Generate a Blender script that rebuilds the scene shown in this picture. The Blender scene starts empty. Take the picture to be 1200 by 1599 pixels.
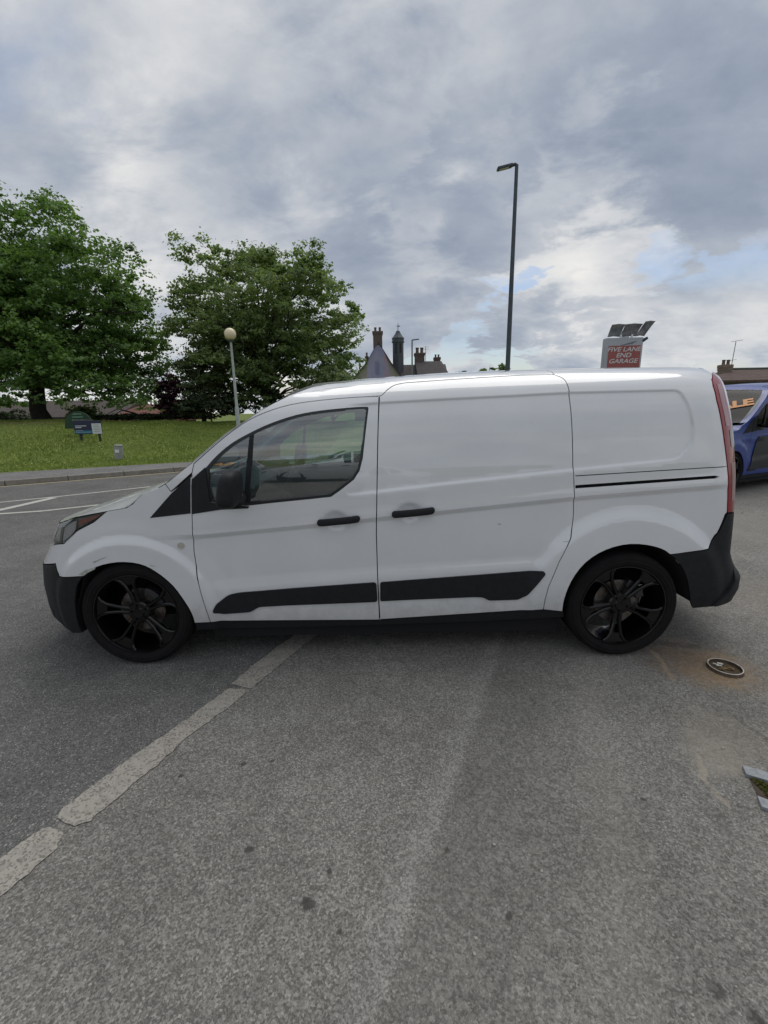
import bpy, bmesh, math, random
import numpy as np
from mathutils import Vector, Matrix
from mathutils.geometry import delaunay_2d_cdt
from mathutils.kdtree import KDTree
import numpy as np, math
# ---- measured camera (f in photo pixels, horizon row, roll) ----
FPX, HY, RHO, CAMH = 680.0, 642.0, 1.0, 1.535
TH = math.atan((799.5-HY)/FPX); RR = math.radians(RHO)
def ray(px,py):
    u=(px-600)/FPX; v=(799.5-py)/FPX
    u,v=u*math.cos(RR)+v*math.sin(RR), -u*math.sin(RR)+v*math.cos(RR)
    return np.array([u, v*math.sin(TH)+math.cos(TH), v*math.cos(TH)-math.sin(TH)])
def at(px,py,Y):
    d=ray(px,py); return d*(Y/d[1])+np.array([0,0,CAMH])
def gp(px,py,z=0.0):
    d=ray(px,py); s=(z-CAMH)/d[2]; return d*s+np.array([0,0,CAMH])
def proj(x,y,z):
    z=z-CAMH
    dep=y*math.cos(TH)-z*math.sin(TH); v=(y*math.sin(TH)+z*math.cos(TH))/dep; u=x/dep
    u2=u*math.cos(RR)-v*math.sin(RR); v2=u*math.sin(RR)+v*math.cos(RR)
    return 600+FPX*u2, 799.5-FPX*v2
# ---- van body surface: P(s,z) -> point on the near side, s runs along the body and round both corners ----
YC=3.385; XC=-1.80; KF=0.75; NF=2.3; KR=0.42; NR=2.7; HALF=math.pi/2
_zt=[.10,.18,.27,.45,.65,.80,.95,1.05,1.15,1.30,1.45,1.58,1.66,1.71,1.75,1.78,1.80,1.812]
_wt=[.850,.870,.888,.905,.915,.917,.915,.912,.908,.899,.885,.860,.829,.795,.752,.703,.646,.58]
def _cr(xs,ys,n=600):
    xs=np.array(xs);ys=np.array(ys); m=np.gradient(ys,xs); X=np.linspace(xs[0],xs[-1],n)
    i=np.clip(np.searchsorted(xs,X)-1,0,len(xs)-2); h=xs[i+1]-xs[i]; t=(X-xs[i])/h
    return X,(2*t**3-3*t**2+1)*ys[i]+(t**3-2*t**2+t)*h*m[i]+(-2*t**3+3*t**2)*ys[i+1]+(t**3-t**2)*h*m[i+1]
_WX,_WY=_cr(_zt,_wt)
_shx=[-1.4,-1.0,-.6,-.365,-.14,.065,.38,.79,1.1,1.57,1.93,2.2]
_shz=[1.62,1.655,1.685,1.700,1.722,1.735,1.752,1.762,1.767,1.768,1.765,1.762]
def zsh(x): return np.interp(x,_shx,_shz)
def w0(z,x):
    zs=zsh(x); zz=np.where(z>1.15,1.15+(z-1.15)*(1.812-1.15)/(zs-1.15),z)
    return np.interp(zz,_WX,_WY)
XRT=([.3,.9,1.3,1.72],[1.97,1.95,1.84,1.72])
XNZ=[.10,.143,.19,.263,.378,.472,.623,.67,.763,.819,.909,1.0,1.2]
XNX=[-2.12,-2.19,-2.337,-2.41,-2.417,-2.416,-2.379,-2.34,-2.261,-2.223,-2.125,-2.04,-1.9]
XRZ=[.15,.25,.352,.405,.48,.595,.654,.909,1.136,1.303,1.415,1.583,1.70,1.8]
XRX=[2.25,2.32,2.35,2.385,2.38,2.292,2.252,2.227,2.233,2.224,2.211,2.190,2.192,2.180]
def plan(s,z):
    """without surface detail: x, half width, angle"""
    s=np.asarray(s,float); z=np.asarray(z,float)
    XR=np.interp(z,XRT[0],XRT[1]); tf=np.clip((XC-s)/KF,0,HALF); tr=np.clip((s-XR)/KR,0,HALF)
    b=w0(z,np.clip(s,-1.4,2.0))
    x=np.where(s<XC, XC-(XC-np.interp(z,XNZ,XNX))*np.sin(tf)**(2/NF), np.where(s>XR, XR+(np.interp(z,XRZ,XRX)-XR)*np.sin(tr)**(2/NR), s))
    h=b*np.maximum(np.cos(tf),1e-9)**(2/NF)*np.maximum(np.cos(tr),1e-9)**(2/NR)
    return x,h,tf+tr

def ss(a,b,x): t=np.clip((x-a)/(b-a),0,1); return t*t*(3-2*t)
DETAIL=False
def raw(s,z,off=0.0):
    s=np.asarray(s,float); z=np.asarray(z,float)
    x,h,a=plan(s,z)
    d=off+(detail(x,z) if DETAIL else 0.0)
    sg=np.where(s<0,-1.0,1.0)
    return x+sg*d*np.sin(a), YC-h-d*np.cos(a), z
def inv(px,py):
    q=at(px,py,2.5); s,z=float(q[0]),float(q[2])
    def f(s,z): x,y,zz=raw(s,z); return np.array(proj(float(x),float(y),float(zz)))
    for _ in range(40):
        e=np.array([px,py])-f(s,z)
        if abs(e).max()<.03: break
        h=1e-4; J=np.stack([(f(s+h,z)-f(s-h,z))/(2*h),(f(s,z+h)-f(s,z-h))/(2*h)],1)
        try: st=np.linalg.solve(J,e)
        except Exception: break
        st=np.clip(st,-.08,.08); s+=st[0]; z+=st[1]
    return (s,z)
# ---------------- camera, world, sun, exposure ----------------
S=bpy.context.scene
cd=bpy.data.cameras.new("camera"); cam=bpy.data.objects.new("camera",cd); S.collection.objects.link(cam); S.camera=cam
cd.sensor_fit='HORIZONTAL'; cd.sensor_width=36; cd.lens=36*FPX/1200; cd.clip_start=.05; cd.clip_end=6000
cam.matrix_world=Matrix.Translation((0,0,CAMH))@Matrix.Rotation(math.pi/2-TH,4,'X')@Matrix.Rotation(-RR,4,'Z')
S.view_settings.view_transform='Standard'; S.view_settings.look='None'; S.view_settings.gamma=1.0; S.view_settings.exposure=0.27
SUN_EL,SUN_AZ=66.0,25.0      # azimuth clockwise from +Y
W=bpy.data.worlds.new("World"); S.world=W; W.use_nodes=True
def world():
    nt=W.node_tree; nt.nodes.clear(); N=nt.nodes.new; Lk=nt.links.new
    out=N('ShaderNodeOutputWorld'); bg=N('ShaderNodeBackground'); bg.inputs[1].default_value=.1
    sky=N('ShaderNodeTexSky'); sky.sky_type='NISHITA'; sky.sun_disc=False
    sky.sun_elevation=math.radians(SUN_EL); sky.sun_rotation=math.radians(SUN_AZ); sky.air_density=1.2; sky.dust_density=1.5
    tc=N('ShaderNodeTexCoord'); sp=N('ShaderNodeSeparateXYZ'); Lk(tc.outputs['Generated'],sp.inputs[0])
    def M(op,a,b=None,c=None,clamp=False):
        n=N('ShaderNodeMath'); n.operation=op; n.use_clamp=clamp
        for i,v in enumerate((a,b,c)):
            if v is None: continue
            if isinstance(v,(int,float)): n.inputs[i].default_value=v
            else: Lk(v,n.inputs[i])
        return n.outputs[0]
    z=M('MAXIMUM',sp.outputs[2],0.0); den=M('ADD',z,.34)
    cx=M('DIVIDE',sp.outputs[0],den); cy=M('DIVIDE',sp.outputs[1],den)
    cb=N('ShaderNodeCombineXYZ'); Lk(cx,cb.inputs[0]); Lk(cy,cb.inputs[1]); cb.inputs[2].default_value=CLOUD_SEED
    def noise(scale,detail,rough,dist,vec=None,off=0):
        n=N('ShaderNodeTexNoise'); n.inputs['Scale'].default_value=scale; n.inputs['Detail'].default_value=detail
        n.inputs['Roughness'].default_value=rough; n.inputs['Distortion'].default_value=dist
        mp=N('ShaderNodeMapping'); mp.inputs['Location'].default_value=(off,off*1.7,0); mp.inputs['Rotation'].default_value=(0,0,.5)
        mp.inputs['Scale'].default_value=(1,1.35,1); Lk(vec or cb.outputs[0],mp.inputs[0]); Lk(mp.outputs[0],n.inputs['Vector']); return n.outputs[0]
    def ramp(x,pts):
        r=N('ShaderNodeValToRGB'); Lk(x,r.inputs[0]); e=r.color_ramp.elements
        while len(e)<len(pts): e.new(.5)
        for q,(p,c) in zip(e,pts): q.position=p; q.color=(*c,1)
        return r.outputs[0]
    big=noise(1.5,4,.5,.15); mid=noise(3.2,9,.60,.25,off=5.3); fine=noise(9,8,.62,.2,off=9.1)
    t=M('ADD',M('MULTIPLY',big,.50),M('ADD',M('MULTIPLY',mid,.38),M('MULTIPLY',fine,.12)))
    # broad darker and lighter banks of cloud, given by direction
    def blob(px_,py_,r,amt,t):
        d=ray(px_,py_); d=d/np.linalg.norm(d); vm=N('ShaderNodeVectorMath'); vm.operation='DOT_PRODUCT'; Lk(tc.outputs['Generated'],vm.inputs[0]); vm.inputs[1].default_value=tuple(d)
        q=M('ADD',vm.outputs['Value'],M('MULTIPLY',M('SUBTRACT',mid,.5),.10)); mr=N('ShaderNodeMapRange'); mr.interpolation_type='SMOOTHSTEP'; Lk(q,mr.inputs[0])
        mr.inputs[1].default_value=math.cos(math.atan(r/FPX)); mr.inputs[2].default_value=1.0; mr.inputs[3].default_value=0; mr.inputs[4].default_value=amt
        return M('ADD',t,mr.outputs[0])
    for a in ((660,410,190,-.11),(480,330,170,-.06),(1050,230,260,-.09),(1120,400,120,-.06),(760,190,90,-.05),(180,270,230,-.05),(330,50,260,.03),(600,130,200,.04),(350,430,190,.09),(900,440,90,.06),(880,300,120,.06),(650,500,150,.08),(1000,520,200,.05)): t=blob(*a,t)
    t=M('ADD',M('MULTIPLY',M('SUBTRACT',t,.5),1.18),.505)
    col=ramp(t,[(.30,(2.1,2.5,3.25)),(.41,(2.85,3.25,3.95)),(.50,(3.9,4.2,4.7)),(.60,(5.2,5.35,5.6)),(.72,(6.8,6.75,6.65))])
    # brighter, creamier band towards the horizon
    hz=M('POWER',M('SUBTRACT',1.0,z,clamp=True),7.0)
    mixh=N('ShaderNodeMix'); mixh.data_type='RGBA'; mixh.blend_type='MULTIPLY'; Lk(M('MULTIPLY',hz,1.0),mixh.inputs[0]); Lk(col,mixh.inputs[6]); mixh.inputs[7].default_value=(1.32,1.28,1.2,1)
    # gaps where the clear sky shows, mostly low on the right
    cov=noise(1.15,6,.5,.3,off=2.2)
    gate=M('MULTIPLY',M('POWER',M('SUBTRACT',1.0,z,clamp=True),5.0),.05)
    cov2=M('SUBTRACT',cov,gate)
    
    t2=cov2
    for a in ((760,550,70,-.15),(850,560,80,-.12),(1140,480,90,-.14),(20,600,70,-.08)): t2=blob(*a,t2)
    hole=ramp(t2,[(.22,(.95,.95,.95)),(.40,(0,0,0))])
    mixs=N('ShaderNodeMix'); mixs.data_type='RGBA'; Lk(hole,mixs.inputs[0]); Lk(mixh.outputs[2],mixs.inputs[6])
    bl=N('ShaderNodeMix'); bl.data_type='RGBA'; bl.blend_type='MULTIPLY'; bl.inputs[0].default_value=1; Lk(sky.outputs[0],bl.inputs[6]); bl.inputs[7].default_value=(.9,.9,.95,1)
    Lk(bl.outputs[2],mixs.inputs[7])
    Lk(mixs.outputs[2],bg.inputs[0]); Lk(bg.outputs[0],out.inputs[0])
CLOUD_SEED=3.7
world()
sl=bpy.data.lights.new("sun",'SUN'); sl.energy=1.2; sl.angle=math.radians(48); sl.color=(1,.96,.9)
so=bpy.data.objects.new("sun",sl); S.collection.objects.link(so)
_e,_a=math.radians(SUN_EL),math.radians(SUN_AZ)
sd=Vector((math.sin(_a)*math.cos(_e),math.cos(_a)*math.cos(_e),math.sin(_e)))
so.rotation_euler=sd.to_track_quat('Z','Y').to_euler(); so.location=sd*60

# ---------------- helpers ----------------
COL=S.collection
def link(o): COL.objects.link(o); return o
def tag(o,label=None,cat=None,group=None,kind=None):
    if label: o['label']=label
    if cat: o['category']=cat
    if group: o['group']=group
    if kind: o['kind']=kind
    return o
def thing(name,label,cat,loc=(0,0,0),rz=0,group=None):
    o=link(bpy.data.objects.new(name,None)); o.location=loc; o.rotation_euler=(0,0,rz); o.empty_display_size=.2
    return tag(o,label,cat,group)
def mesh(name,v,f,mat,parent=None,smooth=False,normals=None):
    m=bpy.data.meshes.new(name); m.from_pydata([tuple(map(float,p)) for p in v],[],[tuple(int(i) for i in q) for q in f]); m.update()
    if smooth: m.polygons.foreach_set('use_smooth',[True]*len(m.polygons))
    if normals is not None: m.normals_split_custom_set_from_vertices([tuple(map(float,n)) for n in normals])
    if mat is not None: m.materials.append(mat)
    o=link(bpy.data.objects.new(name,m)); 
    if parent is not None: o.parent=parent
    return o
class MB:
    def __init__(s): s.v=[]; s.f=[]
    def add(s,v,f):
        n=len(s.v); s.v+=[tuple(p) for p in v]; s.f+=[tuple(i+n for i in q) for q in f]; return s
    def box(s,c,d,rz=0,bev=0.0,rx=0,ry=0):
        bm=bmesh.new(); bmesh.ops.create_cube(bm,size=1)
        bmesh.ops.scale(bm,vec=d,verts=bm.verts)
        if bev>0: bmesh.ops.bevel(bm,geom=bm.edges[:],offset=bev,segments=2,profile=.6,affect='EDGES')
        mt=Matrix.Translation(c)@Matrix.Rotation(rz,4,'Z')@Matrix.Rotation(ry,4,'Y')@Matrix.Rotation(rx,4,'X')
        bmesh.ops.transform(bm,matrix=mt,verts=bm.verts); bm.verts.index_update()
        s.add([v.co[:] for v in bm.verts],[[v.index for v in f.verts] for f in bm.faces]); bm.free(); return s
    def tube(s,pts,r,n=10,cap=True):
        pts=[Vector(p) for p in pts]; R=r if isinstance(r,(list,tuple)) else [r]*len(pts); v=[];f=[]
        up=None
        for i,p in enumerate(pts):
            d=(pts[min(i+1,len(pts)-1)]-pts[max(i-1,0)]).normalized()
            if up is None: up=Vector((0,0,1)) if abs(d.z)<.9 else Vector((1,0,0))
            a=d.cross(up).normalized(); b=a.cross(d).normalized(); up=b
            for k in range(n):
                t=2*math.pi*k/n; v.append(p+(a*math.cos(t)+b*math.sin(t))*R[i])
        for i in range(len(pts)-1):
            for k in range(n):
                f.append((i*n+k,i*n+(k+1)%n,(i+1)*n+(k+1)%n,(i+1)*n+k))
        if cap: f.append(tuple(range(n))[::-1]); f.append(tuple((len(pts)-1)*n+k for k in range(n)))
        return s.add(v,f)
    def lathe(s,prof,c=(0,0,0),axis='Z',n=48,close=False):
        v=[];f=[]
        for (r,h) in prof:
            for k in range(n):
                t=2*math.pi*k/n
                p=(r*math.cos(t),r*math.sin(t),h) if axis=='Z' else (r*math.cos(t),h,r*math.sin(t)) if axis=='Y' else (h,r*math.cos(t),r*math.sin(t))
                v.append((p[0]+c[0],p[1]+c[1],p[2]+c[2]))
        m=len(prof)
        for i in range(m if close else m-1):
            for k in range(n):
                j=(i+1)%m; f.append((i*n+k,i*n+(k+1)%n,j*n+(k+1)%n,j*n+k))
        return s.add(v,f)
    def prism(s,pts,z0,z1):      # pts in xy
        n=len(pts); v=[(x,y,z0) for x,y in pts]+[(x,y,z1) for x,y in pts]
        f=[tuple(range(n))[::-1],tuple(range(n,2*n))]+[(i,(i+1)%n,n+(i+1)%n,n+i) for i in range(n)]
        return s.add(v,f)
    def poly(s,pts): return s.add(pts,[tuple(range(len(pts)))])
    def slab(s,pts,d):           # planar 3D outline pushed along vector d
        n=len(pts); d=Vector(d); v=[Vector(p) for p in pts]+[Vector(p)+d for p in pts]
        f=[tuple(range(n)),tuple(range(n,2*n))[::-1]]+[(i,n+i,n+(i+1)%n,(i+1)%n) for i in range(n)]
        return s.add(v,f)
    def build(s,name,mat,parent=None,smooth=False,auto=None):
        bm=bmesh.new(); vs=[bm.verts.new(p) for p in s.v]
        for q in s.f:
            try: bm.faces.new([vs[i] for i in q])
            except ValueError: pass
        bmesh.ops.recalc_face_normals(bm,faces=bm.faces)
        if auto is not None:
            a=math.radians(auto)
            for f in bm.faces: f.smooth=True
            for e in bm.edges:
                if len(e.link_faces)==2 and e.calc_face_angle(0)>a: e.smooth=False
        elif smooth:
            for f in bm.faces: f.smooth=True
        m=bpy.data.meshes.new(name); bm.to_mesh(m); bm.free()
        if mat is not None: m.materials.append(mat)
        o=link(bpy.data.objects.new(name,m))
        if parent is not None: o.parent=parent
        return o
def text_obj(name,txt,size,mat,parent,M4,extrude=.004,shear=0,bold=0.0,align='CENTER'):
    c=bpy.data.curves.new(name,'FONT'); c.body=txt; c.size=size; c.extrude=extrude; c.shear=shear; c.align_x=align; c.align_y='CENTER'; c.offset=bold
    o=link(bpy.data.objects.new(name+'_curve',c)); bpy.context.view_layer.update()
    m=bpy.data.meshes.new_from_object(o.evaluated_get(bpy.context.evaluated_depsgraph_get())); bpy.data.objects.remove(o)
    m.materials.clear(); m.materials.append(mat); m.transform(M4)
    t=link(bpy.data.objects.new(name,m)); 
    if parent is not None: t.parent=parent
    return t
# ---------------- materials ----------------
def mat(name,col,rough=.5,metal=0,coat=0,spec=.5,noise=None,bump=None,emit=None,coatr=.03):
    m=bpy.data.materials.new(name); m.use_nodes=True; nt=m.node_tree; b=nt.nodes['Principled BSDF']
    b.inputs['Base Color'].default_value=(*col,1); b.inputs['Roughness'].default_value=rough; b.inputs['Metallic'].default_value=metal
    b.inputs['Coat Weight'].default_value=coat; b.inputs['Coat Roughness'].default_value=coatr; b.inputs['Specular IOR Level'].default_value=spec
    tc=nt.nodes.new('ShaderNodeTexCoord')
    if noise:   # (scale, amount, [other colour])
        n=nt.nodes.new('ShaderNodeTexNoise'); n.inputs['Scale'].default_value=noise[0]; n.inputs['Detail'].default_value=6; n.inputs['Roughness'].default_value=.65
        nt.links.new(tc.outputs['Object'],n.inputs['Vector'])
        r=nt.nodes.new('ShaderNodeValToRGB'); r.color_ramp.elements[0].position=.35; r.color_ramp.elements[1].position=.68
        c2=noise[2] if len(noise)>2 else tuple(c*(1-noise[1]) for c in col)
        r.color_ramp.elements[0].color=(*c2,1); r.color_ramp.elements[1].color=(*col,1)
        nt.links.new(n.outputs[0],r.inputs[0]); nt.links.new(r.outputs[0],b.inputs['Base Color'])
        rr=nt.nodes.new('ShaderNodeMapRange'); rr.inputs[3].default_value=min(1,rough+.12); rr.inputs[4].default_value=max(.02,rough-.04)
        nt.links.new(n.outputs[0],rr.inputs[0]); nt.links.new(rr.outputs[0],b.inputs['Roughness'])
    if bump:    # (scale, strength, distance)
        n=nt.nodes.new('ShaderNodeTexNoise'); n.inputs['Scale'].default_value=bump[0]; n.inputs['Detail'].default_value=5
        nt.links.new(tc.outputs['Object'],n.inputs['Vector']); bp=nt.nodes.new('ShaderNodeBump'); bp.inputs['Strength'].default_value=bump[1]; bp.inputs['Distance'].default_value=bump[2]
        nt.links.new(n.outputs[0],bp.inputs['Height']); nt.links.new(bp.outputs[0],b.inputs['Normal'])
    if emit: b.inputs['Emission Color'].default_value=(*emit[0],1); b.inputs['Emission Strength'].default_value=emit[1]
    return m
def glass_mat(name,tint,refl=1.0,k=1.9,veil=0.0):  # pale veil in the colour: dust and reflected haze, makes the pane paler
    m=bpy.data.materials.new(name); m.use_nodes=True; nt=m.node_tree; nt.nodes.clear(); N=nt.nodes.new
    o=N('ShaderNodeOutputMaterial'); t=N('ShaderNodeBsdfTransparent'); t.inputs[0].default_value=(*tint,1)
    g=N('ShaderNodeBsdfGlossy'); g.inputs['Roughness'].default_value=.01; g.inputs[0].default_value=(refl,refl,refl,1)
    fr=N('ShaderNodeFresnel'); fr.inputs[0].default_value=1.52; mx=N('ShaderNodeMixShader')
    ad=N('ShaderNodeMath'); ad.operation='MULTIPLY'; ad.inputs[1].default_value=k; ad.use_clamp=True
    nt.links.new(fr.outputs[0],ad.inputs[0]); nt.links.new(ad.outputs[0],mx.inputs[0]); df=N('ShaderNodeBsdfDiffuse'); df.inputs[0].default_value=(.52,.62,.62,1); md=N('ShaderNodeMixShader'); md.inputs[0].default_value=veil; nt.links.new(t.outputs[0],md.inputs[1]); nt.links.new(df.outputs[0],md.inputs[2]); nt.links.new(md.outputs[0],mx.inputs[1]); nt.links.new(g.outputs[0],mx.inputs[2]); nt.links.new(mx.outputs[0],o.inputs[0])
    return m
M_white=mat('white_paint',(.74,.75,.765),.30,coat=1,noise=(3.0,.05))
def grime(m,zt=.60):
    nt=m.node_tree; b=nt.nodes['Principled BSDF']; src=b.inputs['Base Color'].links[0].from_socket
    tc=nt.nodes.new('ShaderNodeTexCoord'); sx=nt.nodes.new('ShaderNodeSeparateXYZ'); nt.links.new(tc.outputs['Object'],sx.inputs[0])
    n=nt.nodes.new('ShaderNodeTexNoise'); n.inputs['Scale'].default_value=7; n.inputs['Detail'].default_value=8; n.inputs['Roughness'].default_value=.7; nt.links.new(tc.outputs['Object'],n.inputs['Vector'])
    a=nt.nodes.new('ShaderNodeMath'); a.operation='MULTIPLY_ADD'; a.inputs[1].default_value=.55; nt.links.new(n.outputs[0],a.inputs[0]); nt.links.new(sx.outputs[2],a.inputs[2])
    r=nt.nodes.new('ShaderNodeMapRange'); r.inputs[1].default_value=.48; r.inputs[2].default_value=zt+.15; r.inputs[3].default_value=.42; r.inputs[4].default_value=0; r.interpolation_type='SMOOTHSTEP'; nt.links.new(a.outputs[0],r.inputs[0])
    x=nt.nodes.new('ShaderNodeMix'); x.data_type='RGBA'; nt.links.new(r.outputs[0],x.inputs[0]); nt.links.new(src,x.inputs[6]); x.inputs[7].default_value=(.33,.31,.28,1); nt.links.new(x.outputs[2],b.inputs['Base Color'])
grime(M_white); M_white.node_tree.nodes['Principled BSDF'].inputs['Coat IOR'].default_value=1.75
M_blue=mat('blue_paint',(.004,.034,.23),.4,coat=.25)
M_blkpl=mat('black_plastic',(.014,.015,.018),.6,spec=.35,noise=(30,.3),bump=(400,.15,.002))
M_gloss=mat('gloss_black',(.003,.003,.0035),.25,coat=.35,spec=.3)
M_rubber=mat('tyre_rubber',(.008,.008,.009),.85,spec=.2,noise=(14,.3,(.014,.013,.013)))
M_dark=mat('dark_void',(.006,.006,.007),.9)
M_trimblk=mat('window_black',(.012,.015,.017),.3)
M_refl=mat('lamp_reflector',(.62,.62,.60),.25,coat=.5)
M_chrome=mat('chrome',(.75,.76,.78),.12,metal=1)
M_disc=mat('brake_disc',(.30,.29,.28),.4,metal=1,noise=(20,.5,(.10,.07,.05)))
M_grey=mat('interior_grey',(.085,.095,.10),.8,bump=(90,.2,.003))
M_head=mat('headliner',(.30,.32,.32),.9)
M_seat=mat('seat_cloth',(.03,.032,.036),.95)
M_glass=glass_mat('window_glass',(.60,.80,.79),1.0,4.6,.07)
M_wglass=glass_mat('windscreen_glass',(.74,.86,.83))
M_bglass=glass_mat('dark_glass',(.16,.25,.31),.45,.8)
M_lensc=glass_mat('lamp_glass',(.93,.95,.95))
M_orange=mat('orange_lens',(.42,.13,.09),.25,coat=1)
M_red=mat('red_lens',(.26,.008,.014),.2,coat=.7)
M_pink=mat('clear_lens',(.36,.20,.20),.2,coat=.6)
M_plate=mat('plate',(.6,.6,.45),.4)
# ---------------- panelled vehicle body ----------------
def in_poly(P,poly):
    x,y=P[:,0],P[:,1]; c=np.zeros(len(P),bool); n=len(poly)
    for i in range(n):
        x1,y1=poly[i]; x2,y2=poly[(i+1)%n]
        if y1==y2: continue
        k=((y1>y)!=(y2>y))&(x<(x2-x1)*(y-y1)/(y2-y1)+x1); c^=k
    return c
def edge_dist(P,poly,closed=True):
    d=np.full(len(P),1e9); n=len(poly)
    for i in range(n if closed else n-1):
        a=np.array(poly[i]); b=np.array(poly[(i+1)%n]); ab=b-a; L=(ab**2).sum()
        if L<1e-14: continue
        t=np.clip(((P-a)@ab)/L,0,1); d=np.minimum(d,np.hypot(*(P-a-t[:,None]*ab).T))
    return d
def inset_poly(poly,d):
    """move a closed outline inwards by d (mitre, clamped)"""
    P=np.array(poly); A=.5*np.sum(P[:,0]*np.roll(P[:,1],-1)-np.roll(P[:,0],-1)*P[:,1])
    sg=1 if A>0 else -1; out=[]; n=len(P)
    for i in range(n):
        e1=P[i]-P[i-1]; e2=P[(i+1)%n]-P[i]; e1/=np.hypot(*e1)+1e-12; e2/=np.hypot(*e2)+1e-12
        n1=np.array([-e1[1],e1[0]])*sg; n2=np.array([-e2[1],e2[0]])*sg; m=n1+n2; k=max((m@m)/2,.35)
        out.append(P[i]+m*d/k)
    return out
def dense(poly,step,closed=True):
    out=[]; n=len(poly)
    for i in range(n if closed else n-1):
        a=np.array(poly[i],float); b=np.array(poly[(i+1)%n],float); k=max(1,int(math.ceil(np.hypot(*(b-a))/step)))
        for j in range(k): out.append(a+(b-a)*j/k)
    if not closed: out.append(np.array(poly[-1],float))
    return out
def catm(pts,k=4):
    P=[np.array(p,float) for p in pts]; P=[2*P[0]-P[1]]+P+[2*P[-1]-P[-2]]; out=[]
    for i in range(1,len(P)-2):
        for j in range(k):
            t=j/k; a,b,c,d=P[i-1:i+3]
            out.append(.5*((2*b)+(-a+c)*t+(2*a-5*b+4*c-d)*t*t+(-a+3*b-3*c+d)*t**3))
    out.append(P[-2]); return out
def roundc(poly,r,k=4):
    out=[]; n=len(poly)
    for i in range(n):
        p=np.array(poly[i],float); a=np.array(poly[i-1],float)-p; b=np.array(poly[(i+1)%n],float)-p
        la,lb=np.hypot(*a),np.hypot(*b); q=min(r,la*.45,lb*.45); A=p+a/la*q; B=p+b/lb*q
        for j in range(k+1):
            t=j/k; out.append((1-t)**2*A+2*t*(1-t)*p+t*t*B)
    return out
def normals_at(s,z,off=0.0):
    f=off if callable(off) else (lambda s,z:off)
    e=.004; ax=np.stack(raw(s+e,z,f(s+e,z)),1)-np.stack(raw(s-e,z,f(s-e,z)),1); az=np.stack(raw(s,z+e,f(s,z+e)),1)-np.stack(raw(s,z-e,f(s,z-e)),1)
    n=np.cross(ax,az); n/=np.linalg.norm(n,axis=1)[:,None]+1e-12; n*=np.where(n[:,1]>0,-1,1)[:,None]*1.0
    return n
def panel(name,poly,mt,parent,holes=(),inset=.0028,off=0.0,lip=.016,step=.018,mirror=False,org=(0,0,0),smooth_lip=False):
    outer=inset_poly([tuple(p) for p in poly],inset) if inset else [np.array(p) for p in poly]
    loops=[dense(outer,step)]+[dense([np.array(p,float) for p in h],step) for h in holes]
    V=[];E=[]
    for lp in loops:
        n0=len(V); V+=[tuple(p) for p in lp]; E+=[(n0+i,n0+(i+1)%len(lp)) for i in range(len(lp))]
    A=np.array(loops[0]); x0,z0=A.min(0); x1,z1=A.max(0)
    gx=np.arange(x0,x1,step); gz=np.arange(z0,z1,step); G=np.stack(np.meshgrid(gx,gz),-1).reshape(-1,2)
    G=G[in_poly(G,loops[0])]
    if step<.03:
        K=FEAT[(FEAT[:,0]>x0)&(FEAT[:,0]<x1)&(FEAT[:,1]>z0)&(FEAT[:,1]<z1)]
        if len(K) and len(G):
            kd=KDTree(len(K)); [kd.insert((a,b,0),i) for i,(a,b) in enumerate(K)]; kd.balance()
            G=np.array([g for g in G if kd.find((g[0],g[1],0))[2]>step*.6]).reshape(-1,2)
            K=K[in_poly(K,loops[0])]; G=np.concatenate([G,K])
    for h in loops[1:]: G=G[~in_poly(G,h)]
    if len(G):
        k=np.ones(len(G),bool)
        for lp in loops: k&=edge_dist(G,lp)>step*.45
        G=G[k]
    V+= [tuple(p) for p in G]
    r=delaunay_2d_cdt([Vector(v) for v in V],E,[],0,1e-6)
    vv=np.array([tuple(v) for v in r[0]]); ff=np.array([f for f in r[2]]); cen=vv[ff].mean(1)
    k=in_poly(cen,loops[0])
    for h in loops[1:]: k&=~in_poly(cen,h)
    ff=ff[k]
    s,z=vv[:,0],vv[:,1]; x,y,zz=raw(s,z,off(s,z) if callable(off) else off); P=np.stack([x,y,zz],1); N=normals_at(s,z,off)
    # boundary lip
    cnt={}
    for f in ff:
        for a,b in ((f[0],f[1]),(f[1],f[2]),(f[2],f[0])): cnt[(a,b)]=1
    bd=[e for e in cnt if (e[1],e[0]) not in cnt]
    verts=list(P); nrm=list(N); faces=[tuple(f) for f in ff]
    if lip:
        mp={}
        def dup(i,j):
            e=P[j]-P[i]; e/=np.linalg.norm(e)+1e-12; nn=np.cross(e,N[i]); 
            a=len(verts); verts.append(P[i]); nrm.append(nn); verts.append(P[i]-N[i]*lip); nrm.append(nn)
            b=len(verts); verts.append(P[j]); nrm.append(nn); verts.append(P[j]-N[j]*lip); nrm.append(nn)
            return a,b
        for i,j in bd:
            a,b=dup(i,j); faces.append((a,a+1,b+1,b))
    verts=np.array(verts)-np.array(org); nrm=np.array(nrm)
    # orient
    g=np.cross(P[ff[:,1]]-P[ff[:,0]],P[ff[:,2]]-P[ff[:,0]]); g=(g*N[ff[:,0]]).sum()
    if g<0: faces=[f[::-1] for f in faces]
    res=[mesh(name,verts,faces,mt,parent,True,nrm)]
    if mirror:
        v2=verts.copy(); v2[:,1]=2*(YC-org[1])-v2[:,1]; n2=nrm.copy(); n2[:,1]*=-1
        res.append(mesh(name,v2,[f[::-1] for f in faces],mt,(mirror if mirror is not True else parent),True,n2))
    return res
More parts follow.
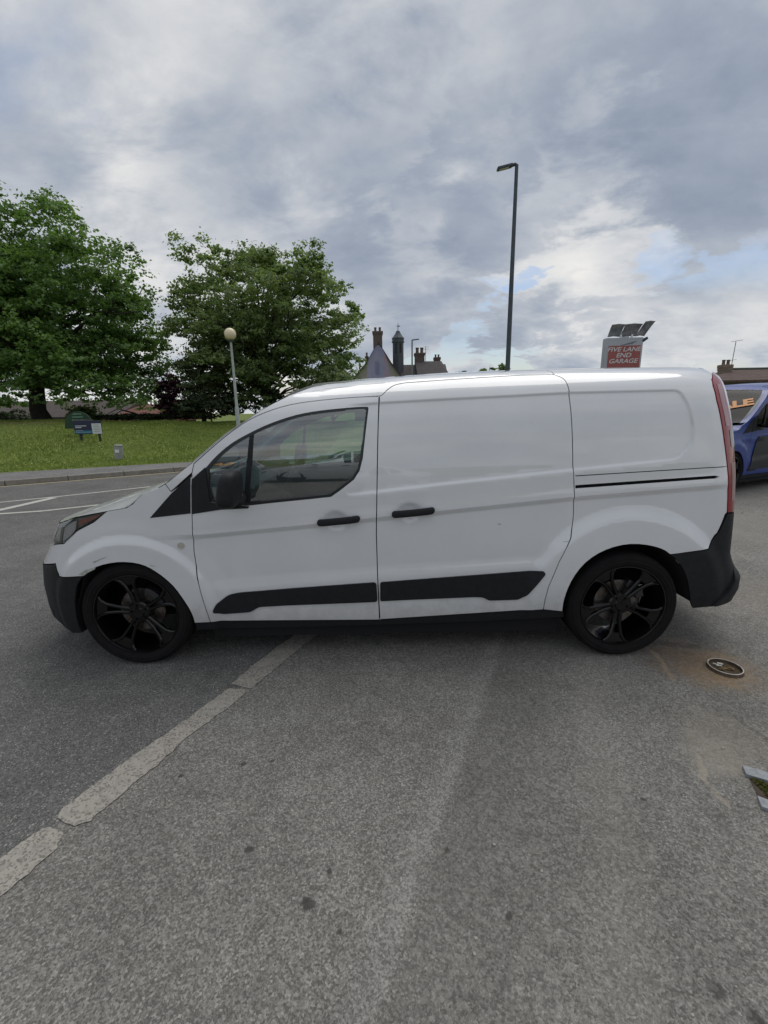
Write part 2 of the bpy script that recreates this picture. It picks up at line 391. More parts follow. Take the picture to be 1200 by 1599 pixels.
def top(name,stations,zf,crown,bulge,mt,parent,org=(0,0,0),ny=28,thick=0.0,q0=-1,q1=1,off=0.0):
    s=np.array(stations,float); z=np.array([zf(a) for a in s]); x,y,_=raw(s,z); h=YC-y
    V=[];F=[]; Q=np.sin(np.linspace(math.asin(q0),math.asin(q1),ny+1))
    for i in range(len(s)):
        c=crown(s[i]); b=bulge(s[i])
        for q in Q: V.append((x[i]-b*(1-q*q)**1.5-org[0], YC-h[i]*q-org[1], z[i]+c*(1-abs(q)**2.2)*min(1,h[i]/.5)+off-org[2]))
    m=ny+1
    for i in range(len(s)-1):
        for j in range(ny): F.append((i*m+j,(i+1)*m+j,(i+1)*m+j+1,i*m+j+1))
    o=MB().add(V,F).build(name,mt,parent,smooth=True)
    return o
px=lambda *L:[inv(*p) for p in L]
# feature lines of the flank, in metres along the body
C1=np.array(px((310,836),(480,820),(700,797),(890,777),(1133,757)))
C2=np.array([(-1.25,.46),(-.957,.485),(-.046,.548),(.958,.600),(1.2,.60)])
REC=roundc(px((540,632),(593,628),(700,622),(800,617),(892,612),(1062,608),(1078,633),(1086,670),(1083,693),(1060,718),(894,735),(800,745),(700,756),(597,768),(540,775)),.035)
XW=(-1.535,1.46); WR=.338
H1=inv(524,811); H2=inv(640,798)
def detail(x,z):
    x=np.atleast_1d(x); z=np.atleast_1d(z); sh=x.shape
    d=np.zeros(sh)
    fade=ss(-1.45,-1.0,x)*(1-ss(1.9,2.05,x))
    zc=np.interp(x,C1[:,0],C1[:,1]); t=zc-z; 
    z2=np.interp(x,C2[:,0],C2[:,1])+.085; amp=.013
    down=ss(0,.030,t); up=ss(0,.085,z2-z)
    a2=ss(-1.2,-.95,x)*(1-ss(.85,1.1,x))
    d-=amp*fade*down*(1-up*a2)*np.where(a2>0,1,1)*(1-(1-a2)*ss(.10,.42,t))
    d+=.004*fade*np.exp(-(t/.05)**2)*(t<0)
    # pressed recess
    P=np.stack([x.ravel(),z.ravel()],1); near=(P[:,1]>.9)&(P[:,0]>-.45)&(P[:,0]<2.0)
    e=np.zeros(len(P))
    if near.any():
        Q=P[near]; sd=edge_dist(Q,REC)*np.where(in_poly(Q,REC),1,-1); e[near]=ss(-.004,.014,sd)*ss(-.25,-.05,Q[:,0])
    d-=.011*e.reshape(sh)
    # wheel arches
    r=np.hypot(x-XW[0],z-.34); d+=.020*(1-ss(.455,.52,r))+.006*(1-ss(.52,.62,r))*ss(.2,.5,z)
    r=np.hypot(x-XW[1],z-.34); d+=.026*(1-ss(.545,.64,r))*ss(.15,.5,z)
    for (hx,hz) in (H1,H2): d-=.017*np.exp(-((((x-hx)/.062)**2+((z-hz+.004)/.046)**2)**2))
    return d
DETAIL=True
def _feat():
    out=[]
    xs=np.arange(-1.4,2.0,.016); zc=np.interp(xs,C1[:,0],C1[:,1])
    for k in (-.006,0,.007,.015,.023,.030,.04): out+=[(x,z-k) for x,z in zip(xs,zc)]
    z2=np.interp(xs,C2[:,0],C2[:,1])+.085
    for k in (0,.02,.04,.06,.085): out+=[(x,z-k) for x,z in zip(xs,z2) if -1.1<x<1.0]
    for k in (-.006,0,.005,.010,.016): out+=[tuple(p) for p in dense(inset_poly(REC,k),.016) if p[0]>-.3]
    return np.array(out)
FEAT=_feat()
# outlines (traced once, then real metres on the body surface)
DF=px(*[(329,972),(317,937),(308,900),(303,860),(300,803),(299.5,760),(300,738)])
DTOP=list(catm(px((303,724),(330,700),(363,673),(400,650),(453,632),(520,623),(593,618))))
DR=px((593,618),(591,660),(590,700),(588,833),(590,900),(593,968))
SLT=list(catm(px((596,617.5),(606,608),(617,601),(634,597.5)),3))+px((702,592.6),(760,589),(815,585.8),(860,584.8))+list(catm(px((866,585),(880,591),(887.5,603),(890,625),(894,673),(896.5,744),(896,805),(892,840)),3))+px((874,877),(857,917),(852,935),(849,952))
FA=list(catm(px((130,900),(150,886),(183,878.5),(217,881),(243,893),(270,915),(290,942),(300,960),(304,973)),3))
RA=list(catm(px((1078,939),(1075,914),(1067,889),(1048,866),(1023,854),(985,850),(947,859),(915,879),(893,908),(882,936),(879,955)),3))
WIN=list(catm(px((321,731),(337,713),(362,692),(392,675),(425,660),(462,648),(500,641),(550,636),(574,635)),3))+px((576,637),(572,670),(567,715),(562,735),(553,749),(530,767),(517,776),(475,780.5),(425,785.5),(385,790),(327,784),(322,760))
E1=XC-KF*HALF; 
BON=px((167,798),(197,793),(207,787),(213,780),(220,773))
APIL=px((245,762.5),(263,752),(303,720),(350,680),(413,637),(453,617),(503,600))
def zshoulder_pts():
    P=[(E1,.885),(-2.70,.890),(-2.40,.900),(-2.149,.912),(-1.98,.935),(-1.80,.965)]+[tuple(p) for p in BON]+[tuple(p) for p in APIL]
    P+=[(x,float(zsh(x))) for x in (-.25,-.14,.065,.2,.38,.6,.79,1.1,1.57,1.72,1.9,2.1,2.4)]
    P.sort(); return np.array(P)
ZS=zshoulder_pts(); zshf=lambda s: float(np.interp(s,ZS[:,0],ZS[:,1]))
def build_van(name,label,paint,loc,glass=None,scale=1.0,rz=0,step=.018,detailed=True,group=None):
    org=(0,YC,0); root=thing(name,label,'van',loc,rz,group); root.scale=(scale,)*3
    def pan(n,poly,mt,par=root,**k): k.setdefault('step',step); return panel(n,poly,mt,par,org=org,**k)
    # dark inner skin behind the shut lines
    skin=[(-1.75,.93)]+[(p[0],p[1]-.03) for p in BON]+[(p[0]+.03,p[1]-.03) for p in APIL]+[(x,float(zsh(x))-.03) for x in (-.14,.3,.8,1.1,1.6,1.85)]+[(1.93,1.3),(1.98,.75)]+[(1.85,.68)]+[(p[0]+(.02 if p[0]>1.46 else -.02),p[1]+.02) for p in RA]+[(1.05,.25),(-1.12,.25)]+[(p[0],p[1]+.02) for p in reversed(FA)]+[(-1.82,.75)]
    pan('body_shell',skin,M_dark,holes=[WIN],off=-.028,lip=0,inset=0,step=.04,mirror=True)
    # front wing
    wing=list(DF)+[inv(299,744),inv(267,768),inv(258,755.5),inv(245,763)]+BON[::-1]+px((147,815),(122,828),(110,840),(100,849))+[(-2.05,.79),(-2.238,.757),(-2.30,.70),(-2.30,.622)]+px((87,880),(93,900))+FA[:-1]+[inv(304,973)]
    pan('front_wing',wing,paint,mirror=True)
    pan('bumper_skin',[(-2.238,.757),(-2.40,.77),(E1,.775),(E1,.60),(-2.30,.622),(-2.30,.70)],paint,inset=.001,mirror=True)
    pan('grille',[(-2.40,.775),(-2.42,.87),(E1,.875),(E1,.78)],M_blkpl,off=-.02,inset=0,step=.04,mirror=True)
    # front bumper
    fb=[inv(130,900),inv(93,900),inv(87,880),(-2.30,.620),(E1,.598),(E1,.17),(-2.40,.17),(-2.2,.175),inv(130,988),inv(121,965),inv(118,940),inv(121,915)]
    pan('front_bumper',fb,M_blkpl,off=.004,mirror=True)
    if detailed:
        pan('bumper_vent',[(-2.16,.33),(-2.30,.36),(-2.42,.35),(-2.44,.24),(-2.25,.24)],M_dark,off=.0055,lip=.002,mirror=True,inset=0)
        pan('side_repeater',[(inv(283,851.5)[0]+.019*math.cos(t),inv(283,851.5)[1]+.019*math.sin(t)) for t in np.linspace(0,2*math.pi,18)[:-1]],mat('repeater',(.45,.42,.36),.2,coat=1),off=.007,lip=.008,step=.008,inset=0,mirror=True)
    # pillar strip over the doors
    strip=[inv(258,755),inv(267,767.5),inv(299,741)]+DTOP[:-1]+[inv(593,618)]+SLT[:SLT.__len__()-19]
    kk=[i for i,p in enumerate(SLT) if p[0]>inv(868,585)[0]][0]
    strip=[inv(258,755),inv(267,767.5),inv(300,738)]+DTOP+SLT[:kk]
    xe=SLT[kk-1][0]
    up=[(x,zshf(x)) for x in np.arange(xe,APIL[1][0],-.05)]+[tuple(APIL[1])]
    pan('roof_rail',strip+up,paint,mirror=True,inset=.0024)
    # doors
    GI=inset_poly(WIN,.016)
    for side in (0,1):
        d=pan('front_door',DTOP+DR+DF,paint,holes=[WIN],mirror=True) if side==0 else None
        if side==0: doors=d
    fr=pan('window_frame',WIN,M_trimblk,par=doors[0],holes=[GI],off=-.003,inset=.001,lip=.02,mirror=doors[1])
    pan('window_glass',GI,glass or M_glass,par=doors[0],off=lambda s,z:-.024+.021*np.clip((z-1.03)/.52,0,1)-(detail(s,z)),inset=-.004,lip=0,mirror=doors[1])
    bar=px((390,677),(396.5,674),(392,730),(388,789),(381,790),(384,735))
    pan('window_bar',bar,M_blkpl,par=doors[0],off=-.004,inset=0,lip=.012,mirror=doors[1])
    pan('mirror_base',px((300,748),(321,729),(326,765),(329,784),(390,790.5),(388,794),(345,796),(300,803)),M_blkpl,par=doors[0],off=.004,inset=.001,lip=.01,mirror=doors[1])
    pan('side_trim',roundc(px((332,957),(339,943),(357,929),(372,925.5),(450,919),(588,909),(590,939),(450,944.5),(405,947),(392,955),(350,958)),.02),M_blkpl,par=doors[0],off=.011,inset=0,lip=.014,mirror=doors[1])
    pan('quarter_trim',px((234,809),(267,771),(298,742),(298,802)),M_blkpl,off=.003,inset=.001,lip=.006,mirror=True)
    sld=pan('sliding_door',SLT+[inv(593,968)]+DR[::-1],paint,mirror=True)
    pan('side_trim',roundc(px((594,909),(700,901),(849,891.5),(852,896),(823,929),(809,935.5),(764,937),(754,932),(741,931.5),(645,935.5),(594,938)),.014),M_blkpl,par=sld[0],off=.011,inset=0,lip=.014,mirror=sld[1])
    # rear quarter
    tl=px((1112,593),(1114,603),(1120,627),(1126,653),(1132,692),(1136,725),(1138,747),(1137,775),(1136,800))
    lam=[(tl[0][0]+.04,1.715)]
    bl=px((1133,803),(1121,832),(1107,857),(1085,861),(1060,864.5),(1047,866))
    upr=[(x,zshf(x)) for x in np.arange(xe,tl[0][0]+.04,.05)]+[(tl[0][0]+.05,zshf(2.0)),(tl[0][0]+.045,1.716)]
    rq=RA[::-1][::-1]
    rq=SLT[::-1][:len(SLT)-kk]+[SLT[kk-1]]+upr+tl+bl+[p for p in RA if p[0]<inv(1046,865)[0]]
    rail=px((899,757.6),(1118,742.6),(1124.5,744.2),(1119,747.2),(899,762.8))
    seam=px((899,742.4),(1135,727.6),(1135,728.9),(899,743.9))
    pan('rear_quarter',rq,paint,mirror=True,holes=[rail,seam] if detailed else [])
    # tail lamps
    lampR=[(p[0]+.115-.03*(p[1]-.9)/.8,p[1]) for p in tl]
    lamp=tl+lampR[::-1]+[(tl[0][0]+.05,1.725)]
    ta=pan('tail_light',lamp,M_red,off=.004,inset=.001,lip=.02,mirror=True)
    def inner(z0,z1,f0,f1,mt,nm):
        zz=np.linspace(z0,z1,8); T=np.array(sorted(tl,key=lambda p:p[1])); L=[float(np.interp(q,T[:,1],T[:,0])) for q in zz]
        pan(nm,[(l+f0,q) for l,q in zip(L,zz)]+[(l+f1,q) for l,q in zip(L[::-1],zz[::-1])],mt,par=ta[0],off=.006,inset=0,lip=.002,mirror=ta[1])
    inner(1.42,1.655,.025,.060,M_pink,'lamp_lens'); inner(.99,1.21,.035,.10,M_pink,'lamp_lens'); inner(1.30,1.40,.05,.1,mat('smoked_lens',(.09,.08,.07),.2,coat=1),'lamp_lens')
    # rear end
    rl=sorted(lampR,key=lambda p:p[1])
    E2=lambda z: float(np.interp(z,XRT[0],XRT[1]))+KR*HALF
    rd=[(p[0],p[1]) for p in rl]+[(1.99,1.74)]+[(E2(z),z) for z in (1.74,1.6,1.4,1.2,1.0,.8,.62)]+[(2.2,.62),(2.14,.80)]
    pan('rear_door',rd,paint,inset=.002,step=.03,mirror=True)
    MB().box((2.245,0,.80),(.02,.52,.115),bev=.004).build('number_plate',M_plate,root)
    RAf=[p for p in RA if p[0]>inv(1048,866)[0] ]
    rb=[inv(1136,802)]+bl[1:]+RAf[::-1]+[inv(1082,950),(1.99,.325),(2.2,.33),(E2(.33),.33),(E2(.55),.60),(2.22,.60),(2.145,.80),(2.14,.915)]
    pan('rear_bumper',rb,M_blkpl,off=.003,mirror=True)
    pan('bumper_step',[(1.99,.335),(2.06,.42),(2.15,.575),(E2(.5),.575),(E2(.4),.36),(2.22,.345)],M_blkpl,off=lambda s,z:.004+.016*ss(.56,.48,z)*1.0,lip=.02,mirror=True,inset=0)
    # bonnet, windscreen, roof
    st=list(np.linspace(E1,-1.9,26))+list(np.linspace(-1.86,BON[-1][0],14))
    top('bonnet',st,lambda s:zshf(s)+.0,lambda s:.038*ss(-2.3,-1.6,s)*(1-ss(-1.50,-1.44,s))-.045*ss(-1.47,-1.40,s),lambda s:.12*ss(-1.9,-1.4,s),paint,root,org)
    pan('slam_panel',[(-2.5,.87),(-2.5,.893),(-2.149,.907),(-1.98,.930),(-1.82,.955),(-1.98,.90),(-2.149,.88)],paint,off=-.003,lip=.0,inset=0)
    a0,a1=APIL[0][0],APIL[6][0]
    top('cowl',np.linspace(BON[-1][0],a0,4),lambda s:zshf(s)-.03,lambda s:-.04,lambda s:.12,M_blkpl,root,org)
    top('windscreen',np.linspace(a0+.01,-.56,16),zshf,lambda s:-.045*(1-ss(-1.3,-1.05,s))+.010+.02*ss(-.8,-.56,s),lambda s:.13-.01*ss(a0,-.56,s),glass or M_wglass,root,org,q0=-.90,q1=.90)
    for sg in (-1,1): top('screen_pillar',np.linspace(a0,-.55,16),zshf,lambda s:-.045*(1-ss(-1.3,-1.05,s))+.010+.02*ss(-.8,-.56,s),lambda s:.13-.01*ss(a0,-.56,s),paint,root,org,ny=6,q0=min(sg,sg*.90),q1=max(sg,sg*.90))
    stn=list(np.linspace(-.56,1.7,40))+list(np.linspace(1.73,2.38,30))
    top('roof',stn,zshf,lambda s:.036,lambda s:.12*(1-ss(-.56,.1,s)),paint,root,org)
    # sill
    pan('sill',px((304,973.5),(450,971),(593,969),(849,953),(881,953),(882,965),(740,972),(590,977),(450,981),(306,985)),M_blkpl,off=-.012,inset=0,lip=.05,mirror=True)
    MB().box((0,0,.20),(2.2,1.66,.12)).box((0,0,.25),(3.5,1.2,.12)).build('underbody',M_dark,root)  # slab set low and wide to deepen the shade beneath the van
    # arch liners
    for A,w in ((FA,XW[0]),(RA,XW[1])):
        for sg in (1,-1):
            A2=dense([np.array(p) for p in A],.03,False); 
            if w<0: A2=dense([np.array(inv(128,988)),np.array(inv(120,950))],.03,False)+A2
            A2=[p for p in A2]; s=np.array([p[0] for p in A2]); z=np.array([p[1] for p in A2]); x,y,_=raw(s,z,-.004); n=len(x)
            V=[(x[i],y[i]-YC,z[i]) for i in range(n)]+[(w+(x[i]-w)*.97,-.60,.34+(z[i]-.34)*.97) for i in range(n)]+[(w,-.60,.3)]
            V=[(a,b*sg,c) for a,b,c in V]
            F=[(i,i+1,n+i+1,n+i) for i in range(n-1)]+[(n+i,n+i+1,2*n) for i in range(n-1)]
            mesh('wheel_arch_liner',V,F,M_dark,root,True)
    # headlight
    hl=px((167,799),(147,815),(122,828),(110,840),(100,849))+[(-2.05,.79),(-2.238,.757),(-2.40,.80),(-2.42,.885),(-2.149,.908),(-1.98,.932),(-1.80,.962)]
    hs=pan('headlight',hl,mat('lamp_housing',(.34,.34,.33),.4,metal=.2),off=-.035,inset=.008,lip=-.030,mirror=True,step=.02)
    pan('lamp_lens',hl,M_lensc,par=hs[0],off=0,inset=.002,lip=0,mirror=hs[1])
    pan('indicator_lens',px((122,813),(156,804),(148,810),(138,815),(120,822)),M_orange,par=hs[0],off=-.012,inset=.0,lip=.01,mirror=hs[1])
    pan('lamp_reflector',px((98,822),(117,814),(115,828),(106,845),(95,849)),M_refl,par=hs[0],off=-.014,inset=.0,lip=.012,mirror=hs[1])
    pan('lamp_reflector',[(-2.06,.80),(-2.30,.79),(-2.32,.87),(-2.10,.89)],M_refl,par=hs[0],off=-.016,inset=.0,lip=.012,mirror=hs[1])
    # handles
    for (hx,hz),ds in ((H1,doors),(H2,sld)):
        for k in (0,1):
            s=-.125*np.cos(np.linspace(0,math.pi,21)); x=hx+.02+s; z=hz+.0*s+.085*s-.005; _,y,_=raw(x,z)
            y0=float(raw(hx-.13,hz)[1]); V=[];F=[];n=12
            for i in range(21):
                e=abs(s[i])/.125; r=.5*.040*math.sqrt(max(0,1-max(0,(e-.86)/.14)**2))+.0015; yy=y0-.012-.016*(1-e**4)
                for j in range(n):
                    t=2*math.pi*j/n; c,q=math.cos(t),math.sin(t)
                    V.append((x[i],(yy+ .010*c*abs(c)**-.3 -YC)*(1 if k==0 else -1),z[i]+r*q*abs(q)**-.3 if abs(q)>1e-6 else z[i]))
            F=[(i*n+j,i*n+(j+1)%n,(i+1)*n+(j+1)%n,(i+1)*n+j) for i in range(20) for j in range(n)]+[tuple(range(n)),tuple(20*n+j for j in range(n))]
            MB().add(V,F).build('door_handle',M_blkpl,ds[k],auto=60)
    # mirrors
    for sg,ds in ((1,root),(-1,root)):
        c=at(361.5,764,2.33); V=[];F=[];n=28;m=14
        for i in range(m+1):
            u=-1+2*i/m; v=math.copysign(abs(math.sin(u*HALF))**.8,u); rr=(1-abs(v)**5)**(1/3) if abs(v)<1 else .001
            for j in range(n):
                t=2*math.pi*j/n; cx_,sy=math.cos(t),math.sin(t); cx_=math.copysign(abs(cx_)**.6,cx_); sy=math.copysign(abs(sy)**.6,sy)
                wz=.100*v; wx=(.049+.010*(1-(v+1)/2)); lean=.014*v-.008
                V.append((c[0]-.0+wx*rr*cx_+lean, (c[1]-YC+.10*rr*sy)*sg, c[2]+wz))
        F=[(i*n+j,i*n+(j+1)%n,(i+1)*n+(j+1)%n,(i+1)*n+j) for i in range(m) for j in range(n)]+[tuple(range(n)),tuple(m*n+j for j in range(n))]
        o=MB().add(V,F).build('wing_mirror',M_blkpl,root,smooth=True)
        MB().tube([(c[0]+.01,(c[1]-YC+.02)*sg,c[2]-.085),(c[0]+.01,(c[1]-YC+.12)*sg,c[2]-.075),(c[0],(2.52-YC)*sg,c[2]-.07)],[.03,.028,.03]).build('mirror_arm',M_blkpl,o,smooth=True)
        MB().box((c[0]+.034,(c[1]-YC+.02)*sg,c[2]+.0),(.012,.09,.10),bev=.005).build('mirror_glass',M_chrome,o)
    # interior
    MB().box((-1.12,0,.95),(.50,1.50,.22),bev=.06).box((-1.15,0,.72),(.42,1.5,.4),bev=.03).build('dashboard',M_grey,root,auto=40)
    MB().box((-.93,.38,1.09),(.18,.36,.12),bev=.05,ry=.2).build('instrument_hood',M_grey,root,auto=40)
    MB().lathe([(.185+.016*math.cos(a),.016*math.sin(a)) for a in np.linspace(0,2*math.pi,9)[:-1]],axis='X',n=40,close=True).tube([(0,-.18,0),(0,.18,0)],.016,8).tube([(0,0,0),(0,0,-.18)],.016,8).lathe([(0.001,-.02),(.06,-.02),(.06,.02),(.001,.02)],axis='X',n=20).build('steering_wheel',M_grey,root,auto=40)
    bpy.data.objects[[o.name for o in root.children if o.name.startswith('steering_wheel')][0]].matrix_local=Matrix.Translation((-.78,.38,1.00))@Matrix.Rotation(.42,4,'Y')
    for yy in (-.40,.40):
        MB().box((-.42,yy,.62),(.52,.50,.16),bev=.05).box((-.13,yy,.95),(.14,.48,.66),bev=.05,ry=.22).box((-.035,yy,1.36),(.09,.26,.18),bev=.035,ry=.22).build('seat',M_seat,root,auto=50)
    MB().box((.05,0,.92),(.02,1.44,1.26)).build('bulkhead',M_grey,root)
    MB().box((-.55,0,.33),(1.5,1.55,.04)).build('cab_floor',M_grey,root)
    top('headlining',np.linspace(-.52,.02,10),lambda s:zshf(s)-.035,lambda s:.03,lambda s:.12*(1-ss(-.56,.1,s)),M_head,root,org)
    MB().box((-.80,-.02,1.50),(.03,.24,.075),bev=.014,rz=.35).tube([(-.82,0,1.53),(-.88,0,1.60)],.014,8).build('interior_mirror',M_gloss,root,auto=40)
    MB().box((-.70,.0,1.60),(.06,.10,.03),bev=.01).build('roof_console',M_grey,root)
    for sg in (1,-1):   # inner pillar trims
        P=[inv(p[0],p[1]) for p in ((262,765),(303,727),(350,687),(413,645),(470,628),(560,618))]; V=[]
        pts=[]
        for s,z in P:
            x,y,zz=raw(s,z,-.075); pts.append((float(x[0] if hasattr(x,'__len__') else x),(float(np.ravel(y)[0])-YC)*sg,float(zz)))
        MB().tube(pts,.035,8).build('pillar_trim',M_head,root,smooth=True)
        x,y,zz=raw(np.array([-.01,-.01]),np.array([1.62,.6]),-.08)
        MB().box((-.02,(float(y[0])-YC+.02)*sg,1.1),(.10,.05,.8),bev=.01).build('door_pillar',M_head,root)
        MB().box((-.55,-.83*sg,.72),(1.05,.03,.56),bev=.01).build('door_card',M_grey,root)
    # wheels
    first=None
    for w in XW:
        for sg in (1,-1):
            make_wheel(root,(w,-.915*sg,WR+.003),sg,w>0)
    if detailed:
        M_scr=mat('scuffed_paint',(.30,.32,.25),.7,noise=(60,.3,(.55,.56,.54)))
        M_rst=mat('rust_chip',(.05,.05,.05),.8)
        pan('scuff_mark',px((122,897),(133,890),(141,888),(150,885),(148,889),(138,894),(131,899)),M_scr,off=.0012,inset=0,lip=0)
        pan('scuff_mark',px((144,878),(158,872),(170,869),(160,873),(148,879)),M_scr,off=.0012,inset=0,lip=0,step=.01)
        pan('scuff_mark',px((232,882),(240,883),(245,885),(238,884.5)),M_scr,off=.0012,inset=0,lip=0,step=.01)
        pan('paint_chip',px((777,817),(783,818),(782,820),(778,819)),M_scr,off=.0012,inset=0,lip=0,step=.01)
        pan('scratch_mark',px((880,845.5),(888,845),(888,845.8),(880,846.3)),M_scr,off=.0012,inset=0,lip=0,step=.01)
    return root
WHEEL={}
def make_wheel(root,c,sg,rear):
    w=link(bpy.data.objects.new('wheel',None)); w.parent=root; w.location=c; w.rotation_euler=(0,0,0 if sg>0 else math.pi)
    key='r' if rear else 'f'
    if not WHEEL:
        # tyre: outer face at local y=0 (towards -y), width .235
        R=WR; prof=[(.257,.012),(.262,.002),(.266,-.003),(.269,-.003),(.271,-.006),(.286,-.010),(.288,-.0125),(.2915,-.0125),(.293,-.0105),(.306,-.0095),(.308,-.0115),(.311,-.0110),(.313,-.008),(.326,.000),(.334,.014),(.3375,.030)]
        for k,y in enumerate((.055,.105,.155,.205)): prof+=[(.3385,y-.018),(.3385,y-.003),(.331,y),(.331,y+.004),(.3385,y+.007)]
        prof+=[(.334,.225),(.315,.240),(.262,.236),(.25,.22)]
        t=MB().lathe(prof,axis='Y',n=96); WHEEL['tyre']=t
        rim=MB().lathe([(.262,.006),(.2605,-.002),(.254,-.003),(.249,.006),(.246,.03),(.238,.06),(.236,.20),(.25,.225)],axis='Y',n=96)
        rim.lathe([(.001,.024),(.032,.022),(.036,.028),(.062,.030),(.070,.040),(.072,.09),(.001,.09)],axis='Y',n=40)
        WHEEL['rim']=rim
        def spoke(a,half):
            m=MB()
            # a pair of thin bars running from hub to rim with a forked foot
            pts=[(.055,0.012*half,.034),(.13,.018*half,.028),(.19,.029*half,.017),(.222,.046*half,.011),(.245,.078*half,.008)]
            wd=[.012,.0105,.011,.014,.018]; dp=[.030,.026,.024,.022,.02]
            V=[];F=[]
            for (r,tn,y),q,d in zip(pts,wd,dp):
                for (du,dy) in ((-q,.004),(-q*.45,-.003),(q*.45,-.003),(q,.004),(q*.8,d),(-q*.8,d)):
                    xx,zz=r,tn+du
                    V.append((xx*math.cos(a)-zz*math.sin(a),y+dy,xx*math.sin(a)+zz*math.cos(a)))
            for i in range(4):
                for j in range(6): F.append((i*6+j,i*6+(j+1)%6,(i+1)*6+(j+1)%6,(i+1)*6+j))
            F+=[tuple(range(6)),tuple(24+j for j in range(6))]
            return V,F
        sp=MB()
        for k in range(5):
            a=math.radians(90)+k*2*math.pi/5
            for h in (-1,1): v,f=spoke(a,h); sp.add(v,f)
            # foot web closing the fork at the rim
            V=[]
            for (r,tn,y) in ((.19,-.024,.024),(.19,.024,.024),(.246,.070,.014),(.246,-.070,.014)):
                V.append((r*math.cos(a)-tn*math.sin(a),y,r*math.sin(a)+tn*math.cos(a)))
            V2=[(x,y+.012,z) for x,y,z in V]; sp.add(V+V2,[(0,1,2,3),(4,5,6,7),(0,1,5,4),(1,2,6,5),(2,3,7,6),(3,0,4,7)])
        WHEEL['spokes']=sp
        nut=MB()
        for k in range(5):
            a=k*2*math.pi/5+.35; nut.lathe([(.001,.018),(.008,.018),(.009,.032)],c=(.048*math.cos(a),0,.048*math.sin(a)),axis='Y',n=8)
        sp.add(nut.v,nut.f)
        WHEEL['disc']=MB().lathe([(.06,.10),(.062,.085),(.14,.085),(.14,.108),(.06,.108)],axis='Y',n=48)
        cl=MB(); 
        for k in range(6):
            a=math.radians(20+k*9); cl.box((.135*math.cos(a),.09,.135*math.sin(a)),(.05,.07,.03),ry=-a,bev=.004)
        WHEEL['cal']=cl
        WHEEL['m']={}
    for key,nm,mt in (('tyre','tyre',M_rubber),('rim','rim',M_gloss),('spokes','spokes',M_gloss),('disc','brake_disc',M_disc),('cal','brake_caliper',mat('caliper',(.06,.06,.065),.4,metal=.6))):
        if key not in WHEEL['m']:
            o=WHEEL[key].build(nm,mt,w,auto=32); WHEEL['m'][key]=o.data
            if key=='spokes': o.rotation_euler=(0,math.radians(40 if rear else -8),0)
        else:
            o=link(bpy.data.objects.new(nm,WHEEL['m'][key])); o.parent=w
            if key=='spokes': o.rotation_euler=(0,math.radians(40 if rear else -8),0)
    return w
VAN=build_van('panel_van','white panel van with gloss black alloy wheels, parked side-on across the faded dashed line',M_white,(0,YC,0))
# ---------------- ground ----------------
def nodes_mat(name):
    m=bpy.data.materials.new(name); m.use_nodes=True; nt=m.node_tree; b=nt.nodes['Principled BSDF']; return m,nt,b
class NG:
    """tiny node-graph writer"""
    def __init__(s,nt): s.nt=nt
    def _in(s,n,i,v):
        if v is None: return
        if isinstance(v,(int,float)): n.inputs[i].default_value=v
        elif isinstance(v,tuple): n.inputs[i].default_value=(*v,1) if len(v)==3 and n.inputs[i].type=='RGBA' else v
        else: s.nt.links.new(v,n.inputs[i])
    def m(s,op,a,b=None,c=None,clamp=False):
        n=s.nt.nodes.new('ShaderNodeMath'); n.operation=op; n.use_clamp=clamp
        for i,v in enumerate((a,b,c)): s._in(n,i,v)
        return n.outputs[0]
    def noise(s,vec,scale,detail=4,rough=.6,dist=0):
        n=s.nt.nodes.new('ShaderNodeTexNoise'); s._in(n,'Vector',vec); n.inputs['Scale'].default_value=scale; n.inputs['Detail'].default_value=detail; n.inputs['Roughness'].default_value=rough; n.inputs['Distortion'].default_value=dist
        return n.outputs[0]
    def vor(s,vec,scale,feat='F1',rand=1.0):
        n=s.nt.nodes.new('ShaderNodeTexVoronoi'); s._in(n,'Vector',vec); n.feature=feat; n.inputs['Scale'].default_value=scale; n.inputs['Randomness'].default_value=rand; return n
    def mix(s,f,a,b,mode='MIX'):
        n=s.nt.nodes.new('ShaderNodeMix'); n.data_type='RGBA'; n.blend_type=mode; s._in(n,0,f); s._in(n,6,a); s._in(n,7,b); return n.outputs[2]
    def rng(s,x,a,b,c=0.0,d=1.0,smooth=True):
        n=s.nt.nodes.new('ShaderNodeMapRange'); n.interpolation_type='SMOOTHSTEP' if smooth else 'LINEAR'; s._in(n,0,x); 
        for i,v in zip((1,2,3,4),(a,b,c,d)): n.inputs[i].default_value=v
        return n.outputs[0]
    def mapping(s,vec,scale=(1,1,1),rot=0.0):
        n=s.nt.nodes.new('ShaderNodeMapping'); s._in(n,0,vec); n.inputs['Scale'].default_value=scale; n.inputs['Rotation'].default_value=(0,0,rot); return n.outputs[0]
T1=[gp(790,985),gp(742,1110),gp(668,1330),gp(590,1590)]
_tb=np.polyfit([p[1] for p in T1],[p[0] for p in T1],1)       # worn wheel-track edge x = a*y+b
T2=[gp(915,1030),gp(945,1250),gp(985,1590)]; _tc=np.polyfit([p[1] for p in T2],[p[0] for p in T2],1)
